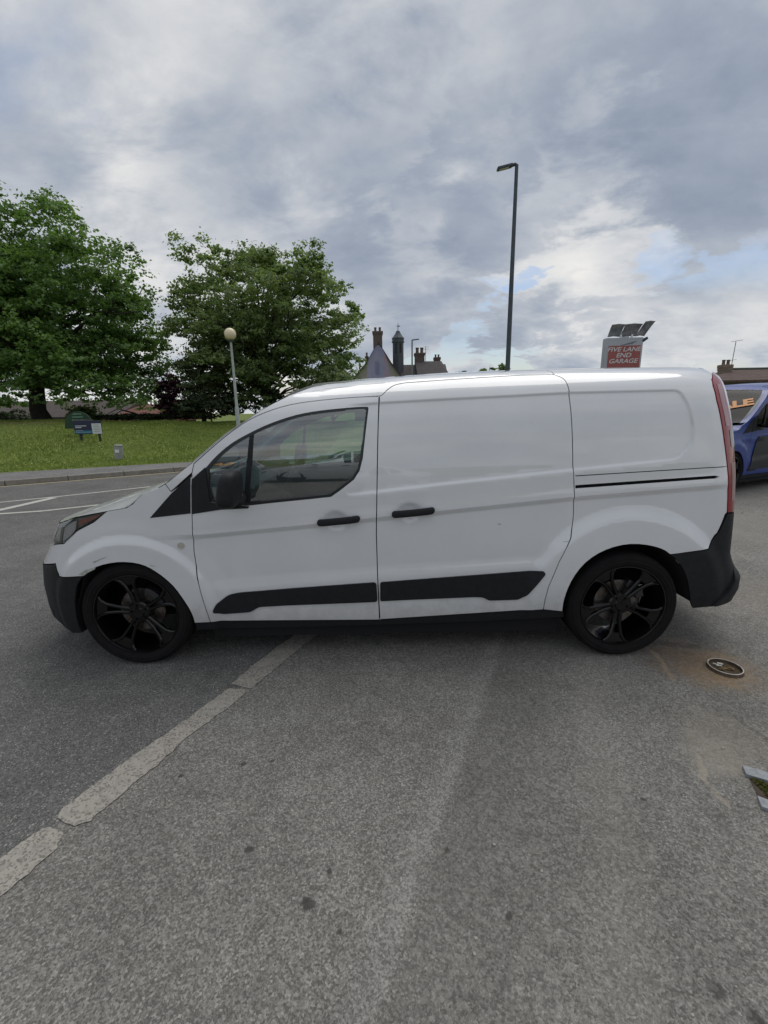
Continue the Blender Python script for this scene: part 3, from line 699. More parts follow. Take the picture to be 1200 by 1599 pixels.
def asphalt(name,base,coarse=1.0,tracks=False,warm=(1,1,1)):
    m,nt,b=nodes_mat(name); g=NG(nt); geo=nt.nodes.new('ShaderNodeNewGeometry'); P=geo.outputs['Position']
    sx=nt.nodes.new('ShaderNodeSeparateXYZ'); nt.links.new(P,sx.inputs[0]); X,Y=sx.outputs[0],sx.outputs[1]
    wv=g.noise(P,2.1,3)
    v=g.vor(P,175/coarse); v2=g.vor(P,380/coarse)
    sp=nt.nodes.new('ShaderNodeSeparateColor'); nt.links.new(v.outputs['Color'],sp.inputs[0]); sp2=nt.nodes.new('ShaderNodeSeparateColor'); nt.links.new(v2.outputs['Color'],sp2.inputs[0])
    st=g.m('ADD',g.m('MULTIPLY',sp.outputs[0],.55),g.m('MULTIPLY',sp2.outputs[1],.45))
    dark=tuple(c*.54*w for c,w in zip(base,warm)); lite=tuple(min(1,c*1.5*w) for c,w in zip(base,warm)); mid=tuple(c*w for c,w in zip(base,warm))
    c=g.mix(g.rng(st,.25,.6),dark,mid); c=g.mix(g.rng(st,.60,.92),c,lite)
    # pale single stones
    c=g.mix(g.m('MULTIPLY',g.rng(sp.outputs[2],.93,.97),.55),c,(.42,.40,.37))
    blot=g.noise(P,1.3,6,.62,.4); c=g.mix(1.0,c,nt_val(nt,g.rng(blot,.3,.72,.78,1.2,False)),'MULTIPLY')
    blot2=g.noise(P,9,5,.7); c=g.mix(1.0,c,nt_val(nt,g.rng(blot2,.3,.7,.86,1.12,False)),'MULTIPLY')
    # small oil spots and chewing gum
    vo=g.vor(P,1.55); ds=g.m('ADD',vo.outputs['Distance'],g.m('MULTIPLY',g.noise(P,26,3),.07)); vc=nt.nodes.new('ShaderNodeSeparateColor'); nt.links.new(vo.outputs['Color'],vc.inputs[0])
    spot=g.m('MULTIPLY',g.m('SUBTRACT',1.0,g.rng(ds,.055,.085)),g.rng(vc.outputs[1],.25,.4)); c=g.mix(g.m('MULTIPLY',spot,.62),c,tuple(.3*q for q in base))
    fine2=g.noise(P,38,4,.7)
    if tracks:
        wob=g.m('MULTIPLY',g.m('SUBTRACT',g.noise(P,1.2,4),.5),.12)
        d=g.m('ADD',g.m('SUBTRACT',X,g.m('ADD',g.m('MULTIPLY',Y,float(_tb[0])),float(_tb[1]))),wob)
        fine=g.noise(P,14,5,.7)
        strip=g.m('MULTIPLY',g.m('MULTIPLY',g.rng(d,-.14,-.012),g.m('SUBTRACT',1.0,g.rng(d,-.012,.012))),g.m('MULTIPLY',g.rng(fine,.2,.7,.35,1.0),g.rng(st,.25,.7,.35,1.0)))
        c=g.mix(g.m('MULTIPLY',strip,.42),c,(.33,.325,.31))
        rgt=g.m('MULTIPLY',g.rng(d,.0,.05),g.m('SUBTRACT',1.0,g.rng(d,.22,.62))); c=g.mix(g.m('MULTIPLY',rgt,.30),c,tuple(.42*q for q in base))
        d2=g.m('ADD',g.m('SUBTRACT',X,g.m('ADD',g.m('MULTIPLY',Y,float(_tc[0])),float(_tc[1]))),g.m('MULTIPLY',wob,1.4))
        c=g.mix(g.m('MULTIPLY',g.m('SUBTRACT',1.0,g.rng(g.m('ABSOLUTE',d2),.0,.15)),.15),c,(.34,.31,.27))
        lft=g.m('SUBTRACT',1.0,g.rng(d,-1.3,-.1)); c=g.mix(g.m('MULTIPLY',g.m('SUBTRACT',1.0,lft),0.0),c,lite)
        # sandy, rusty ground round the drain ring, and the pale silt patch by the frame
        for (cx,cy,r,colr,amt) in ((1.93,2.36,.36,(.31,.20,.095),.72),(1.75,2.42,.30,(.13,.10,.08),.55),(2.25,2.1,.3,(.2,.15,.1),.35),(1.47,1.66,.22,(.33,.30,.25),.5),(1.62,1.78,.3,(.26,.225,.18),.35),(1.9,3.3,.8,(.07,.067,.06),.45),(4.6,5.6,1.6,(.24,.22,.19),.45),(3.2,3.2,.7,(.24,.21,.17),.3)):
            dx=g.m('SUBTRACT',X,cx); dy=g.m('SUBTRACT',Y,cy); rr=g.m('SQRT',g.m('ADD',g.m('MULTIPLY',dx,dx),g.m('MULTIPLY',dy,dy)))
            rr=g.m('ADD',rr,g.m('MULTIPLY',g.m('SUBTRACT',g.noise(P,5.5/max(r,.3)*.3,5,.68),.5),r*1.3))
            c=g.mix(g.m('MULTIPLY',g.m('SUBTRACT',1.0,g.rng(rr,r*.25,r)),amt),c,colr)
    def seg(p,q,w,colr,amt,c):
        (x1,y1),(x2,y2)=p,q; dx,dy=x2-x1,y2-y1; L2=dx*dx+dy*dy
        wob=g.m('MULTIPLY',g.m('SUBTRACT',g.noise(P,9,5,.7),.5),.10)
        u=g.m('ADD',g.m('MULTIPLY',g.m('SUBTRACT',X,x1),dx/L2),g.m('MULTIPLY',g.m('SUBTRACT',Y,y1),dy/L2),clamp=True)
        ex=g.m('ADD',g.m('SUBTRACT',g.m('SUBTRACT',X,x1),g.m('MULTIPLY',u,dx)),wob); ey=g.m('SUBTRACT',g.m('SUBTRACT',Y,y1),g.m('MULTIPLY',u,dy))
        dd=g.m('SQRT',g.m('ADD',g.m('MULTIPLY',ex,ex),g.m('MULTIPLY',ey,ey)))
        return g.mix(g.m('MULTIPLY',g.m('SUBTRACT',1.0,g.rng(dd,w*.4,w)),amt),c,colr)
    if tracks:
        q=lambda a,b_: tuple(float(t) for t in gp(a,b_)[:2])
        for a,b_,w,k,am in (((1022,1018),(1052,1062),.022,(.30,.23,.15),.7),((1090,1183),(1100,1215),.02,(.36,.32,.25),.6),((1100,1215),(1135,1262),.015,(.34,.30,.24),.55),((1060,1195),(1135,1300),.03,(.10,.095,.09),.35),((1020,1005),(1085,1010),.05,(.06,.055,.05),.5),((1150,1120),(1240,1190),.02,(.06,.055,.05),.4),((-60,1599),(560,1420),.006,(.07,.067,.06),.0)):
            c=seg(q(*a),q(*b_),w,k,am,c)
        for a in ((390,1328,.016),(482,1415,.020),(477,1408,.012),(283,1213,.012),(380,1195,.012),(425,1190,.010),(1005,1250,.012),(1120,1548,.020),(1178,1590,.022),(515,1362,.009),(530,1458,.010),(700,1330,.010),(795,1432,.012),(590,1006,.012)):
            cx,cy=q(a[0],a[1]); dx=g.m('SUBTRACT',X,cx); dy=g.m('SUBTRACT',Y,cy); rr=g.m('ADD',g.m('SQRT',g.m('ADD',g.m('MULTIPLY',dx,dx),g.m('MULTIPLY',dy,dy))),g.m('MULTIPLY',g.m('SUBTRACT',fine2,.5),.03))
            c=g.mix(g.m('MULTIPLY',g.m('SUBTRACT',1.0,g.rng(rr,a[2]*.6,a[2]*1.25)),.85),c,(.05,.047,.042))
        # coarser worn stone right of the track
        v3=g.vor(P,75); s3=nt.nodes.new('ShaderNodeSeparateColor'); nt.links.new(v3.outputs['Color'],s3.inputs[0])
        c=g.mix(g.m('MULTIPLY',g.m('MULTIPLY',g.rng(d,-.05,.15),g.rng(s3.outputs[0],.55,.8)),.22),c,(.09,.088,.082)); c=g.mix(g.m('MULTIPLY',g.m('MULTIPLY',g.rng(d,-.05,.15),g.rng(s3.outputs[1],.6,.85)),.20),c,(.33,.32,.295))
    # hairline cracks in a few places
    ve=g.vor(g.mapping(P,(1,1,1),.4),.8,'DISTANCE_TO_EDGE'); cr=g.m('MULTIPLY',g.m('SUBTRACT',1.0,g.rng(g.m('ADD',ve.outputs['Distance'],g.m('MULTIPLY',g.m('SUBTRACT',g.noise(P,11,5,.7),.5),.05)),.0,.006)),g.rng(g.noise(P,.9,3),.52,.62)); c=g.mix(g.m('MULTIPLY',cr,.6),c,(.04,.038,.035))
    nt.links.new(c,b.inputs['Base Color']); b.inputs['Roughness'].default_value=.88; b.inputs['Specular IOR Level'].default_value=.3
    h=g.m('ADD',g.m('MULTIPLY',g.m('SUBTRACT',1.0,v.outputs['Distance']),.7),g.m('MULTIPLY',g.noise(P,60,4),.6))
    bp=nt.nodes.new('ShaderNodeBump'); bp.inputs['Strength'].default_value=.55; bp.inputs['Distance'].default_value=.004; nt.links.new(h,bp.inputs['Height']); nt.links.new(bp.outputs[0],b.inputs['Normal'])
    return m
def nt_val(nt,x):
    n=nt.nodes.new('ShaderNodeCombineColor'); 
    for i in range(3): nt.links.new(x,n.inputs[i])
    return n.outputs[0]
M_fore=asphalt('forecourt_asphalt',(.205,.197,.180),1.15,True)
M_road=asphalt('road_asphalt',(.140,.138,.132),1.0)
M_pave=asphalt('pavement_asphalt',(.20,.195,.19),1.3)
def marking(name,col,worn=.5,sc=1.0):
    m,nt,b=nodes_mat(name); g=NG(nt); geo=nt.nodes.new('ShaderNodeNewGeometry'); P=geo.outputs['Position']
    v=g.vor(P,150*sc); sp=nt.nodes.new('ShaderNodeSeparateColor'); nt.links.new(v.outputs['Color'],sp.inputs[0])
    k=g.m('ADD',sp.outputs[0],g.m('MULTIPLY',g.noise(P,7*sc,6,.7),.8)); f=g.rng(k,worn,worn+.35)
    c=g.mix(f,tuple(q*.5 for q in col),col); c=g.mix(g.rng(g.noise(P,30*sc,4),.35,.6,.75,1),(.13,.13,.125),c)
    nt.links.new(c,b.inputs['Base Color']); b.inputs['Roughness'].default_value=.85
    bp=nt.nodes.new('ShaderNodeBump'); bp.inputs['Strength'].default_value=.5; bp.inputs['Distance'].default_value=.003; nt.links.new(v.outputs['Distance'],bp.inputs['Height']); nt.links.new(bp.outputs[0],b.inputs['Normal'])
    return m
M_line=marking('faded_road_paint',(.35,.325,.285),.48); M_line2=marking('road_paint',(.52,.50,.46),.2,.5); M_yel=marking('yellow_paint',(.50,.42,.26),.2,.5)
_g=[gp(0,739,.12),gp(165,728.5,.12),gp(293,722,.12)]; _ge=np.polyfit([p[0] for p in _g],[p[1] for p in _g],1)
_k=[gp(0,760),gp(85,753),gp(184,745),gp(277,737)]; _ke=np.polyfit([p[0] for p in _k],[p[1] for p in _k],1)
def kerb_y(x): return _ke[0]*x+_ke[1]-.012*np.maximum(0,x)**2
def back_y(x): return _ge[0]*x+_ge[1]-.012*np.maximum(0,x)**2
def terr(x,y):
    x=np.asarray(x,float); y=np.asarray(y,float); d=y-back_y(x)
    pk=np.interp(x,[-40,-19,-9,0,8,14],[1.5,1.36,1.00,.75,.3,0.0])
    h=pk*ss(0,11,d)*(1-.7*ss(13,24,d))+.12*ss(-.3,0,d)*(1-ss(14,30,x))
    h=h+ .03*np.sin(x*1.3+y*.7)*ss(0,3,d)*(1-ss(30,60,d))
    return h-.02*(d<-.3)
def terrz(px_,py_,z0=0):
    """where the view line meets the lawn"""
    d=ray(px_,py_); 
    for t in np.arange(5,60,.02):
        p=d*t+np.array([0,0,CAMH])
        if p[2]<=terr(p[0],p[1]): return p
    return d*24+np.array([0,0,CAMH])
def grassmat(name,a,b2,c3,sc=1.0):
    m,nt,b=nodes_mat(name); g=NG(nt); geo=nt.nodes.new('ShaderNodeNewGeometry'); P=geo.outputs['Position']
    n1=g.noise(P,.55*sc,5,.6); n2=g.noise(g.mapping(P,(1,.55,1)),9*sc,5,.7)
    c=g.mix(g.rng(n1,.35,.65),a,b2); c=g.mix(g.m('MULTIPLY',g.rng(n2,.45,.7),.7),c,c3)
    sx=nt.nodes.new('ShaderNodeSeparateXYZ'); nt.links.new(P,sx.inputs[0])
    # dry strip on the crest under the big tree
    dry=g.m('MULTIPLY',g.m('MULTIPLY',g.rng(sx.outputs[1],18.0,19.5),g.m('SUBTRACT',1.0,g.rng(sx.outputs[1],27,29))),g.m('SUBTRACT',1.0,g.rng(sx.outputs[0],-15.5,-12.5)))
    c=g.mix(g.m('MULTIPLY',dry,g.rng(n2,.3,.7,.4,.9)),c,(.22,.17,.09))
    nt.links.new(c,b.inputs['Base Color']); b.inputs['Roughness'].default_value=.9; b.inputs['Specular IOR Level'].default_value=.15
    bp=nt.nodes.new('ShaderNodeBump'); bp.inputs['Strength'].default_value=.8; bp.inputs['Distance'].default_value=.05; nt.links.new(n2,bp.inputs['Height']); nt.links.new(bp.outputs[0],b.inputs['Normal'])
    return m
M_turf=grassmat('turf',(.11,.15,.034),(.15,.19,.045),(.22,.24,.08))
def axis_(a): 
    out=[]; 
    for lo,hi,st in a: out+=list(np.arange(lo,hi,st))
    return np.array(out)
gx=axis_([(-3000,-300,450),(-300,-50,25),(-50,20,.8),(20,60,5),(60,300,30),(300,3001,450)]); gy=axis_([(-3000,-300,450),(-300,-20,35),(-20,8,4),(8,50,.7),(50,120,10),(120,400,40),(400,3501,500)])
XX,YY=np.meshgrid(gx,gy,indexing='ij'); ZZ=terr(XX,YY); nx,ny_=XX.shape
gro=mesh('ground',np.stack([XX,YY,ZZ],-1).reshape(-1,3),[(i*ny_+j,(i+1)*ny_+j,(i+1)*ny_+j+1,i*ny_+j+1) for i in range(nx-1) for j in range(ny_-1)],M_turf,None,True); tag(gro,kind='structure')
# the dashed line divides road (left / far) from forecourt (right / near)
LA=np.array(gp(0,1345)[:2]); 
edge=[gp(-340,1599),gp(0,1372),gp(93,1287),gp(235,1184),gp(378,1073),gp(478,988)]; edge=[tuple(e[:2]) for e in edge]
dl=np.array(edge[-1])-np.array(edge[-3]); dl/=np.hypot(*dl); e_far=[tuple(np.array(edge[-1])+dl*t) for t in (1.5,4,8,16,30)]
e_near=[(edge[0][0]-1.2,edge[0][1]-2.0),(edge[0][0]-6,edge[0][1]-12),(-16,-30)]
bound=e_near[::-1]+edge+e_far
xs=np.linspace(-70,18,90); kerbline=[(x,float(kerb_y(x))) for x in xs]
def flat(name,poly,z,mt):
    o=MB().poly([(x,y,z) for x,y in poly]).build(name,mt); tag(o,kind='structure'); return o
road_poly=bound+[(e_far[-1][0]+3,60),(18,kerbline[-1][1]+2)]+kerbline[::-1]+[(-70,-30)]
def tri(name,poly,z,mt):
    V=[Vector(p) for p in poly]; r=delaunay_2d_cdt(V,[(i,(i+1)%len(V)) for i in range(len(V))],[],0,1e-6)
    vv=np.array([tuple(v) for v in r[0]]); ff=np.array([f for f in r[2]]); ff=ff[in_poly(vv[ff].mean(1),[tuple(p) for p in poly])]
    o=MB().add([(x,y,z) for x,y in vv],ff).build(name,mt)
    for p in o.data.polygons:
        if p.normal.z<0: o.data.flip_normals(); break
    return tag(o,kind='structure')
road_poly=bound[:-1]+[(13,26),(18,kerbline[-1][1]-.1)]+kerbline[::-1]+[(-70,-30)]
tri('road',road_poly,.004,M_road)
tri('forecourt',bound[:-1]+[(13,26),(60,26),(60,-30)],.004,M_fore)
pv=[(x,float(kerb_y(x))+.14) for x in xs]; bk=[(x,float(back_y(x))) for x in xs]
tri('pavement',pv+bk[::-1],.124,M_pave)
M_kerb=mat('kerb_concrete',(.27,.25,.22),.85,noise=(9,.3),bump=(60,.4,.004))
kr=MB()
L_=0.0; pts=[]
for a,b_ in zip(kerbline[:-1],kerbline[1:]):
    a=np.array(a);b_=np.array(b_); d=(b_-a); L=np.hypot(*d); ang=math.atan2(d[1],d[0])
    mid=(a+b_)/2; kr.box((mid[0]-math.sin(ang)*.07,mid[1]+math.cos(ang)*.07,.055),(L-.012,.135,.145),rz=ang,bev=.014)
ko=kr.build('kerb',M_kerb); tag(ko,kind='structure')
def ribbon(name,pts,w,z,mt,jag=0.0,seed=1):
    rnd=random.Random(seed); P=dense([np.array(p[:2],float) for p in pts],.06 if jag else .6,False); A=[];B=[]
    for i,p in enumerate(P):
        d=P[min(i+1,len(P)-1)]-P[max(i-1,0)]; d=d/np.hypot(*d); n=np.array([-d[1],d[0]])
        A.append(p+n*(w/2+rnd.uniform(-jag,jag))); B.append(p-n*(w/2+rnd.uniform(-jag,jag)))
    V=[(*p,z) for p in A]+[(*p,z) for p in B]; k=len(A)
    o=MB().add(V,[(i,i+1,k+i+1,k+i) for i in range(k-1)]).build(name,mt); 
    return tag(o,kind='structure')
# dashed line, three worn lengths (outline points traced on the ground)
def ground_poly(name,pp,z,mt,jag=.004,seed=1):
    rnd=random.Random(seed); P=dense([gp(*p)[:2] for p in pp],.03); P=[(p[0]+rnd.uniform(-jag,jag),p[1]+rnd.uniform(-jag,jag)) for p in P]
    return tri(name,P,z,mt)
ground_poly('road_marking',[(-120,1500),(-120,1432),(0,1345),(35,1318),(67,1295),(85,1296),(99,1304),(87,1329),(45,1367),(0,1404)],.008,M_line,.006,seed=1)
ground_poly('road_marking',[(90,1273),(112,1254),(160,1218),(208,1183),(292,1125),(358,1076),(384,1079),(382,1086),(340,1119),(292,1155),(245,1197),(200,1234),(142,1283),(118,1291),(101,1287)],.008,M_line,.006,seed=2)
ground_poly('road_marking',[(362,1070),(392,1043),(433,1012),(470,986),(500,968),(520,960),(540,962),(485,1000),(442,1036),(392,1077)],.008,M_line,.006,seed=3)
ribbon('road_marking',[gp(-160,798),gp(0,785),gp(85,776.5),gp(251,758.7),gp(420,742)],.09,.008,M_line2)
ribbon('road_marking',[gp(-200,832),gp(0,797),gp(40,788),gp(85,777.5)],.17,.0085,M_line2)
ribbon('road_marking',[gp(-120,815),gp(0,803),gp(67,798.5),gp(149,789.5),gp(400,765)],.10,.008,M_line2)
ribbon('road_marking',[(x,float(kerb_y(x))-.10) for x in np.linspace(-40,6,40)],.10,.008,M_yel)
# lawn: blades and dandelions
def lawn():
    r=np.random.default_rng(4); n=90000
    x=r.uniform(-21,-2,n); d=r.power(1.0,n)*13+.02; y=back_y(x)+d; z=terr(x,y)
    keep=(x/y>-.95)&~((x<-13.6+r.normal(0,.8,n))&(d>6.2+r.normal(0,.5,n))&(d<10.5)&(r.uniform(0,1,n)<.85)); x,y,z=x[keep],y[keep],z[keep]; n=len(x)
    h=r.uniform(.03,.085,n); a=r.uniform(0,math.pi*2,n); w=r.uniform(.008,.018,n); lx=r.normal(0,.025,n); ly=r.normal(0,.025,n)
    V=np.empty((n,3,3)); V[:,0]=np.stack([x-np.cos(a)*w,y-np.sin(a)*w,z-.005],1); V[:,1]=np.stack([x+np.cos(a)*w,y+np.sin(a)*w,z-.005],1); V[:,2]=np.stack([x+lx,y+ly,z+h],1)
    fast('grass',V.reshape(-1,3),np.arange(n*3).reshape(-1,3),leafmat('grass_blade',(.16,.225,.05),(.26,.30,.09),(.11,.165,.04)))
    tag(bpy.data.objects['grass'],kind='stuff',label='mown green grass bank beyond the pavement',cat='grass')
    m=MB(); k=450; r2=random.Random(8)
    for i in range(k):
        x=r2.uniform(-19,-3); dd=r2.uniform(.3,12); y=float(back_y(x))+dd; z=float(terr(x,y))+.06; s=r2.uniform(.014,.028)
        m.add([(x-s,y,z),(x,y-s,z),(x+s,y,z),(x,y+s,z),(x,y,z+s*.7)],[(0,1,4),(1,2,4),(2,3,4),(3,0,4),(3,2,1,0)])
    tag(m.build('dandelions',mat('dandelion',(.52,.46,.14),.8)),kind='stuff',label='scattered dandelion heads in the grass bank',cat='flowers')
def fast(name,V,F,mt,parent=None):
    m=bpy.data.meshes.new(name); k=F.shape[1]; m.vertices.add(len(V)); m.vertices.foreach_set('co',np.asarray(V,np.float32).ravel())
    m.loops.add(F.size); m.loops.foreach_set('vertex_index',F.ravel().astype(np.int32)); m.polygons.add(len(F)); m.polygons.foreach_set('loop_start',np.arange(0,F.size,k,dtype=np.int32)); 
    m.update(calc_edges=True); m.validate(); m.materials.append(mt); o=link(bpy.data.objects.new(name,m))
    if parent is not None: o.parent=parent
    return o
def leafmat(name,c1,c2,c3,trans=.45,rough=.55):
    m,nt,b=nodes_mat(name); g=NG(nt); geo=nt.nodes.new('ShaderNodeNewGeometry'); P=geo.outputs['Position']; R=geo.outputs['Random Per Island']
    c=g.mix(g.rng(R,.2,.9,smooth=False),c1,c2); c=g.mix(g.rng(g.noise(P,.9,4,.6),.42,.66,0,.75),c,c3)
    nt.links.new(c,b.inputs['Base Color']); b.inputs['Roughness'].default_value=rough; b.inputs['Specular IOR Level'].default_value=.3
    t=nt.nodes.new('ShaderNodeBsdfTranslucent'); nt.links.new(g.mix(1.0,c,(1.25,1.35,.7),'MULTIPLY'),t.inputs[0]); mx=nt.nodes.new('ShaderNodeMixShader'); mx.inputs[0].default_value=trans
    nt.links.new(b.outputs[0],mx.inputs[1]); nt.links.new(t.outputs[0],mx.inputs[2]); nt.links.new(mx.outputs[0],nt.nodes['Material Output'].inputs[0]); return m
lawn()
# ---------------- trees ----------------
M_bark=mat('bark',(.045,.038,.030),.95,noise=(6,.5),bump=(18,.8,.03))
def leaves(C,Nrm,size,r):
    """one kite-shaped leaf per point"""
    n=len(C); up=r.normal(0,1,(n,3)); Nn=Nrm+r.normal(0,.55,(n,3)); Nn/=np.linalg.norm(Nn,axis=1)[:,None]
    a=np.cross(up,Nn); a/=np.linalg.norm(a,axis=1)[:,None]+1e-9; b=np.cross(Nn,a); s=(size*r.uniform(.65,1.3,n))[:,None]
    V=np.empty((n,4,3)); V[:,0]=C-b*s*.5; V[:,1]=C+a*s*.42+Nn*s*.1; V[:,2]=C+b*s*.5; V[:,3]=C-a*s*.42+Nn*s*.1
    return V.reshape(-1,3),np.arange(n*4).reshape(-1,4)
def tree(name,label,base,cen,rad,nb,nl,size,lm,seed,pw=2.0,bough=1.1,trunk=.3,limbs=40,group=None,cat='tree',zcut=-.55,flat=.65,inner=.25,multi=1,fork=.3,env=None):
    r=np.random.default_rng(seed); base=np.array(base,float); cen=np.array(cen,float); rad=np.array(rad,float)
    root=thing(name,label,cat,tuple(base),0,group)
    # bough centres spread through the outer part of the crown
    D=r.normal(0,1,(nb*3,3)); D/=np.linalg.norm(D,axis=1)[:,None]; D=D[D[:,2]>zcut][:nb]; nb=len(D)
    k=(np.abs(D)**pw).sum(1)**(-1/pw); rr=r.uniform(0,1,nb)**.36*.95
    bump=1+.06*np.sin(D[:,0]*5+seed)+.06*np.sin(D[:,1]*6+D[:,2]*7+seed)
    B=cen+D*(k*rr*bump)[:,None]*(rad-bough*.6)
    if env is not None: B=env(B)
    per=max(1,nl//nb); bi=np.repeat(np.arange(nb),per); n=len(bi)
    bs=bough*r.uniform(.55,1.25,nb)
    d=r.normal(0,1,(n,3)); d/=np.linalg.norm(d,axis=1)[:,None]; d[:,2]=np.where(d[:,2]<-.25,-d[:,2],d[:,2])
    # sub-clumps: pull leaves toward a few twig tips of each bough
    nt_=14; tips=r.normal(0,1,(nb,nt_,3)); tips/=np.linalg.norm(tips,axis=2)[:,:,None]; tips[:,:,2]=np.abs(tips[:,:,2])*.9-.15
    tp=tips[bi,r.integers(0,nt_,n)]; rr2=r.uniform(.35,1.0,n)**.6
    C=B[bi]+ (tp*rr2[:,None]*bs[bi][:,None]+d*r.uniform(0,.30,n)[:,None]*bs[bi][:,None])*np.array([1,1,flat])
    Nn=.55*tp+np.array([0,0,.7])
    V,F=leaves(C,Nn,size,r); 
    fast('crown',V-base,F,lm,root)
    m=MB()
    for q in range(multi):
        off=np.array([r.uniform(-.5,.5),r.uniform(-.3,.3),0])*(multi>1)*trunk*4; tr=trunk/(multi**.5)
        topp=np.array([cen[0]+off[0]*2.5,cen[1]+off[1]*2,cen[2]+rad[2]*.72]); P=[base+off*.3+np.array([0,0,-.3])]
        for t in np.linspace(.08,1,9): P.append(base+off*.3+(topp-base-off*.3)*t+r.normal(0,.10*rad[2]*.12,3)*np.array([1,1,.3]))
        R=[tr*1.35]+[tr*(1-t*.88) for t in np.linspace(.08,1,9)]; m.tube([p-base for p in P],R,9)
        for i in r.choice(nb,min(nb,limbs//multi),replace=False):
            c=B[i]; 
            t=np.clip((c[2]-base[2])/(topp[2]-base[2])*.62+r.uniform(-.12,.05),fork,.85); j=t*9; j0=int(min(j,8)); st=P[j0]+(P[j0+1]-P[j0])*(j-j0)
            L=np.linalg.norm(c-st); md=st+(c-st)*.5+np.array([0,0,.10*L])+r.normal(0,.06*L,3); r0=max(.02,tr*.42*(1-t)+.018*L)*.6
            q1=st+(md-st)*.5+np.array([0,0,.03*L]); m.tube([st-base,q1-base,md-base,(md+c)/2-base+r.normal(0,.03*L,3),c-base],[r0,r0*.8,r0*.6,r0*.4,r0*.18],6,False)
            for _ in range(4):
                e=c+tips[i,r.integers(0,nt_)]*bs[i]*np.array([1,1,flat])*.95; m.tube([(md*.35+c*.65)-base,(md*.2+c*.8+e)/2-base+r.normal(0,.05,3),e-base],[r0*.32,r0*.2,.006],4,False)
    m.build('trunk',M_bark,root,smooth=True)
    return root
L_maple=leafmat('maple_leaf',(0.114,0.203,0.063),(0.208,0.326,0.102),(0.073,0.136,0.050))
L_green=leafmat('green_leaf',(0.161,0.229,0.094),(0.269,0.338,0.142),(0.111,0.161,0.074))
L_pale=leafmat('pale_leaf',(0.165,0.221,0.111),(0.272,0.327,0.173),(0.125,0.163,0.092))
L_purp=leafmat('purple_leaf',(0.058,0.023,0.035),(0.108,0.039,0.057),(0.039,0.019,0.026),.2)
L_dark=leafmat('hedge_leaf',(0.049,0.072,0.036),(0.085,0.117,0.056),(0.035,0.049,0.029),.2)
def tb(px_,Y): p=at(px_,650,Y); return (p[0],Y,float(terr(p[0],Y)))
b1=tb(70,24.5); c1=at(30,560,24.5)
tree('maple_tree','large dense dark green tree with a thick trunk at the left edge',b1,(c1[0],24.5,3.9),(8.9,7.2,10.4),700,175000,.15,L_maple,11,pw=1.75,bough=1.15,trunk=.42,limbs=70,zcut=-.22,flat=.8)
b2=tb(425,27); c2=at(418,540,27)
tree('broad_tree','broad lighter green tree with many spreading stems behind the globe lamp',b2,(c2[0],27,5.6),(5.9,5.2,6.1),380,105000,.14,L_green,23,pw=2.2,bough=1.0,trunk=.30,limbs=80,multi=3,zcut=-.8,fork=.12,flat=.85)
b3=tb(318,25.5); c3=at(322,590,25.5)
tree('young_tree','loose pale green bushy tree filling the gap left of the globe lamp',b3,(c3[0],25.5,3.1),(1.9,1.8,3.0),70,15000,.125,L_pale,31,bough=.8,trunk=.12,limbs=22,zcut=-.9,fork=.1)
b4=tb(520,24); c4=at(520,590,24)
tree('small_tree','low pale green tree whose top shows over the cab roof beside the gable',b4,(c4[0],24,2.6),(1.7,1.6,1.75),50,10000,.115,L_pale,37,bough=.7,trunk=.10,limbs=18,zcut=-.9,fork=.1)
b5=tb(266,25); c5=at(266,620,25)
tree('copper_tree','dark purple leaved small tree between the two big trees',b5,(c5[0],25,2.5),(.95,.9,1.5),44,9000,.11,L_purp,41,bough=.45,trunk=.1,limbs=14,zcut=-.9,fork=.1)
for k,(pxx,Y,rx,rz,lab,lm) in enumerate([(5,30,2.4,1.0,'dark rounded bush at the left edge below the dense tree',L_dark),(38,31,1.2,.6,'low dark bush left of the thick tree trunk',L_dark),(240,30,1.2,.5,'low dark bush in front of the red hipped roof',L_dark),(330,24.5,2.6,.95,'dark green bush under the broad tree behind the lamp column',L_dark),(290,28,2.0,1.0,'light green bush right of the copper leaved tree',L_pale),(129,28,1.0,.95,'small bright green bush right behind the estate sign',L_green),(400,25.5,2.6,1.5,'dark green bush low behind the cab windscreen',L_dark)]):
    b_=tb(pxx,Y); tree('bush',lab,b_,(b_[0],Y,b_[2]+rz*.72),(rx,rx*.7,rz),46,5200,.13,lm,50+k,bough=.55,trunk=.05,limbs=10,cat='bush',zcut=-.5,fork=.1,group='bushes on the grass bank')
hb=tb(235,26.5); tree('hedge','low dark clipped hedge along the crest behind the marker post',hb,(hb[0],26.5,hb[2]+.25),(4.6,.7,.42),110,14000,.11,L_dark,91,bough=.4,trunk=.03,limbs=6,cat='hedge',zcut=-.4,fork=.1)
for k,(pxx,pyy,w,lab) in enumerate([(727,577,2.4,'distant low tree top left of the pair seen over the van roof'),(765,568,2.2,'distant tree top beside the tall lamp column, over the van roof'),(786,574,1.1,'smallest distant tree top touching the tall lamp column')]):
    p=at(pxx,pyy,70); tree('distant_tree',lab,(p[0],70,0),(p[0],70,p[2]-2.2),(w,2,2.3+.3*k),40,4200,.30,L_dark if k==0 else L_green,70+k,bough=.7,trunk=.15,limbs=14,zcut=-.7,group='distant trees')
